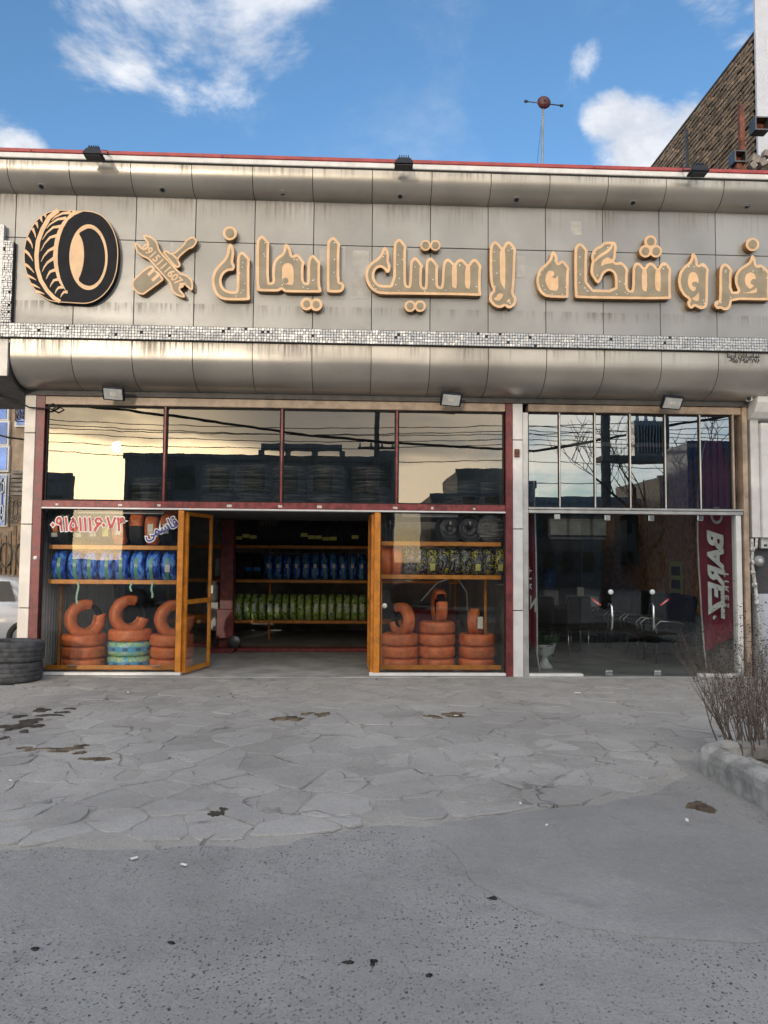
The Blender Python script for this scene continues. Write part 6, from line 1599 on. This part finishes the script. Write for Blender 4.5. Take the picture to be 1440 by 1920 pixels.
house('low grey house mirrored at the left end of the upper window', 20, 890, 128, 32, 2, 2, depth=.8)
house('grey house with a stepped top mirrored in the leftmost upper pane', 232, 852, 308, 31, 2, 2)
T, a, c, z = house('wide grey house with a roof frame mirrored in the middle upper panes', 312, 858, 700, 32, 3, 6)
fa = mir(485, 831, 31); fc = mir(640, 831, 31); b = MB(); b.box(fa.x, fc.x, -31.6, -31.2, fa.z - .35, fa.z)
for t_ in (0, .33, .66, 1): b.box(fa.x + (fc.x - fa.x) * t_ - .15, fa.x + (fc.x - fa.x) * t_ + .15, -31.55, -31.25, z, fa.z - .36)
obj('roof_frame', b, 'dark_house', T)
house('narrow grey house mirrored beside the power pole', 702, 850, 738, 30, 3, 1)
house('low flat house mirrored in the rightmost shop pane', 808, 930, 858, 34, 1, 2); house('taller flat house mirrored in the rightmost shop pane', 856, 884, 985, 34, 2, 3)
house('low roof mirrored at the left of the office upper glass', 988, 905, 1012, 30, 2, 1); house('long low roof mirrored across the office upper glass', 1012, 935, 1300, 36, 2, 8); house('distant house mirrored at the right of the office glass', 1228, 893, 1292, 33, 2, 3, m='tanwall')
# blue sheet-metal kiosk
a = mir(1297, 826, 9.2); c = mir(1366, 826, 9.2)
T = thing('blue_kiosk', 'tall blue corrugated metal kiosk mirrored at the right of the office glass', 'kiosk', ((a.x + c.x) / 2, -9.8, 0)); b = MB(); k = 0
x_ = a.x
while x_ < c.x + 1.5: b.box(x_, x_ + .09, -9.2 - .03 * (k % 2), -9.30, .0, a.z); x_ += .09; k += 1
obj('sheet', b, 'bluesheet', T); obj('body', MB().box(a.x + .02, c.x + 1.4, -11.0, -9.301, 0, a.z - .05), 'bluesheet', T)
# poles, transformer, wires, tree


def pole(label, px_, Y, ytop, r_, arms=()):
    p = mir(px_, 960, Y); zt = mir(px_, ytop, Y).z
    T = thing('power_pole', label, 'pole', (p.x, -Y, 0), 'power poles across the street'); obj('shaft', MB().tube([(p.x, -Y, 0), (p.x, -Y, zt)], [r_, r_ * .72], 12), 'pole', T)
    for (ya, hw) in arms:
        z = mir(px_, ya, Y).z; ar = obj('crossarm', MB().box(p.x - hw, p.x + hw, -Y - .05 - r_, -Y + .05 - r_, z - .05, z + .05), 'pole', T); b = MB()
        for k in range(4): b.lathe([(0, 0), (.04, 0), (.05, .05), (.03, .09), (.045, .12), (0, .16)], 8, (p.x - hw + .1 + k * (2 * hw - .2) / 3, -Y - r_, z + .05))
        obj('insulators', b, 'frost', ar, kind='stuff')
    return p, zt


pole('concrete power pole mirrored in the middle of the upper shop windows', 703, 20, 700, .13, ((840, .75), (770, .9)))
p1, _ = pole('left pole of the transformer pair mirrored in the office glass', 1135, 15, 640, .19); p2, _ = pole('right pole of the transformer pair mirrored in the office glass', 1258, 15, 640, .19)
za = mir(1200, 856, 15).z; T = thing('transformer', 'ribbed transformer on a beam between the two mirrored poles', 'transformer', ((p1.x + p2.x) / 2, -15, za)); obj('platform', MB().box(p1.x - .2, p2.x + .2, -15.45, -14.7, za - .2, za), 'pole', T)
ca = mir(1180, 850, 15).x; cb = mir(1232, 850, 15).x; zb_ = mir(1200, 790, 15).z; b = MB(); b.box(ca, cb, -15.35, -14.8, za, zb_)
obj('tank', b, 'grey', T); b = MB()
for k in range(9): b.box(ca + .06 + k * (cb - ca - .15) / 8, ca + .10 + k * (cb - ca - .15) / 8, -14.799, -14.66, za + .12, zb_ - .15)
obj('cooling_fin', b, 'grey', T, kind='stuff')
for k in range(3): obj('bushing', MB().lathe([(.05, 0), (.07, .08), (.04, .12), (.06, .2), (.02, .34), (0, .35)], 10, (ca + .2 + k * (cb - ca - .4) / 2, -15.05, zb_)), 'frost', T)
ws_ = [((60, 790), (940, 812), 20), ((60, 806), (940, 822), 20), ((60, 824), (940, 832), 20.2), ((60, 782), (940, 796), 20.1), ((85, 842), (940, 862), 21), ((60, 797), (940, 806), 19.8)]
for k, (q0, q1, Y) in enumerate(ws_):
    a = mir(*q0, Y); c = mir(*q1, Y); d = c - a; a = a - d * 1.2; c = c + d * 1.2
    pts = [a.lerp(c, i / 24) - Vector((0, 0, .30 * (1 - abs(((i / 24) * 3) % 1 * 2 - 1) ** 2))) for i in range(25)]
    tag(obj('overhead_wire', MB().tube(pts, .016, 4, caps=False), 'cable', loc=tuple(a)), 'thin overhead wire mirrored across the upper windows, %s counted from its left end' % ORD[k], 'wire', 'overhead wires')
pts = [mir(*q, 18.5) for q in ((-200, 740), (60, 752), (240, 770), (400, 792), (560, 815), (700, 829), (830, 838), (950, 844), (1010, 846), (1120, 826), (1250, 800), (1400, 775))]
tag(obj('cable_bundle', MB().tube(pts, .055, 6), 'cable', loc=tuple(pts[0])), 'thick sagging cable bundle mirrored across all the upper windows', 'cable')
for k, (q0, q1) in enumerate((((980, 800), (1400, 786)), ((980, 815), (1400, 800)), ((980, 905), (1140, 908)))):
    a = mir(*q0, 15.2); c = mir(*q1, 15.2); tag(obj('overhead_wire', MB().tube([a, c], .014, 4), 'cable', loc=tuple(a)), 'thin wire mirrored in the office upper glass, %s from the top' % ORD[k], 'wire', 'overhead wires')


def tree(label, px_, Y, htop, seed):
    r_ = random.Random(seed); p = mir(px_, 960, Y); H = mir(px_, htop, Y).z; T = thing('bare_tree', label, 'tree', (p.x, -Y, 0), 'bare trees'); b = MB(); tr = MB()

    def br(q, d, L, rad, dep):
        pts = [q]; rads = [rad]; dd = d.copy(); cur = q.copy()
        for i in range(5):
            dd = (dd + Vector((r_.uniform(-.16, .16), r_.uniform(-.16, .16), .06))).normalized(); cur = cur + dd * L / 5; pts.append(cur.copy()); rads.append(rad * (1 - .14 * (i + 1)))
            if dep < 4 and i > 0 and r_.random() < .85:
                a_ = r_.uniform(0, 6.28); s = Vector((math.cos(a_), math.sin(a_), .45)).normalized(); br(cur.copy(), (dd * .55 + s * .75).normalized(), L * r_.uniform(.48, .74), max(.014, rads[-1] * .66), dep + 1)
        (tr if dep == 0 else b).tube(pts, rads, 5 if dep < 3 else 3, caps=False)
    br(Vector((p.x, -Y, 0)), Vector((.03, 0, 1)), H * .66, .17, 0)
    obj('trunk', tr, 'bark', T); obj('crown', b, 'bark', T)


tree('bare leafless tree mirrored in the middle of the office upper glass', 1210, 13, 790, 3)
tree('bare leafless tree mirrored at the right of the office upper glass', 1330, 14, 840, 8)

for o in SC.objects:
    if '_w' in o: del o['_w']
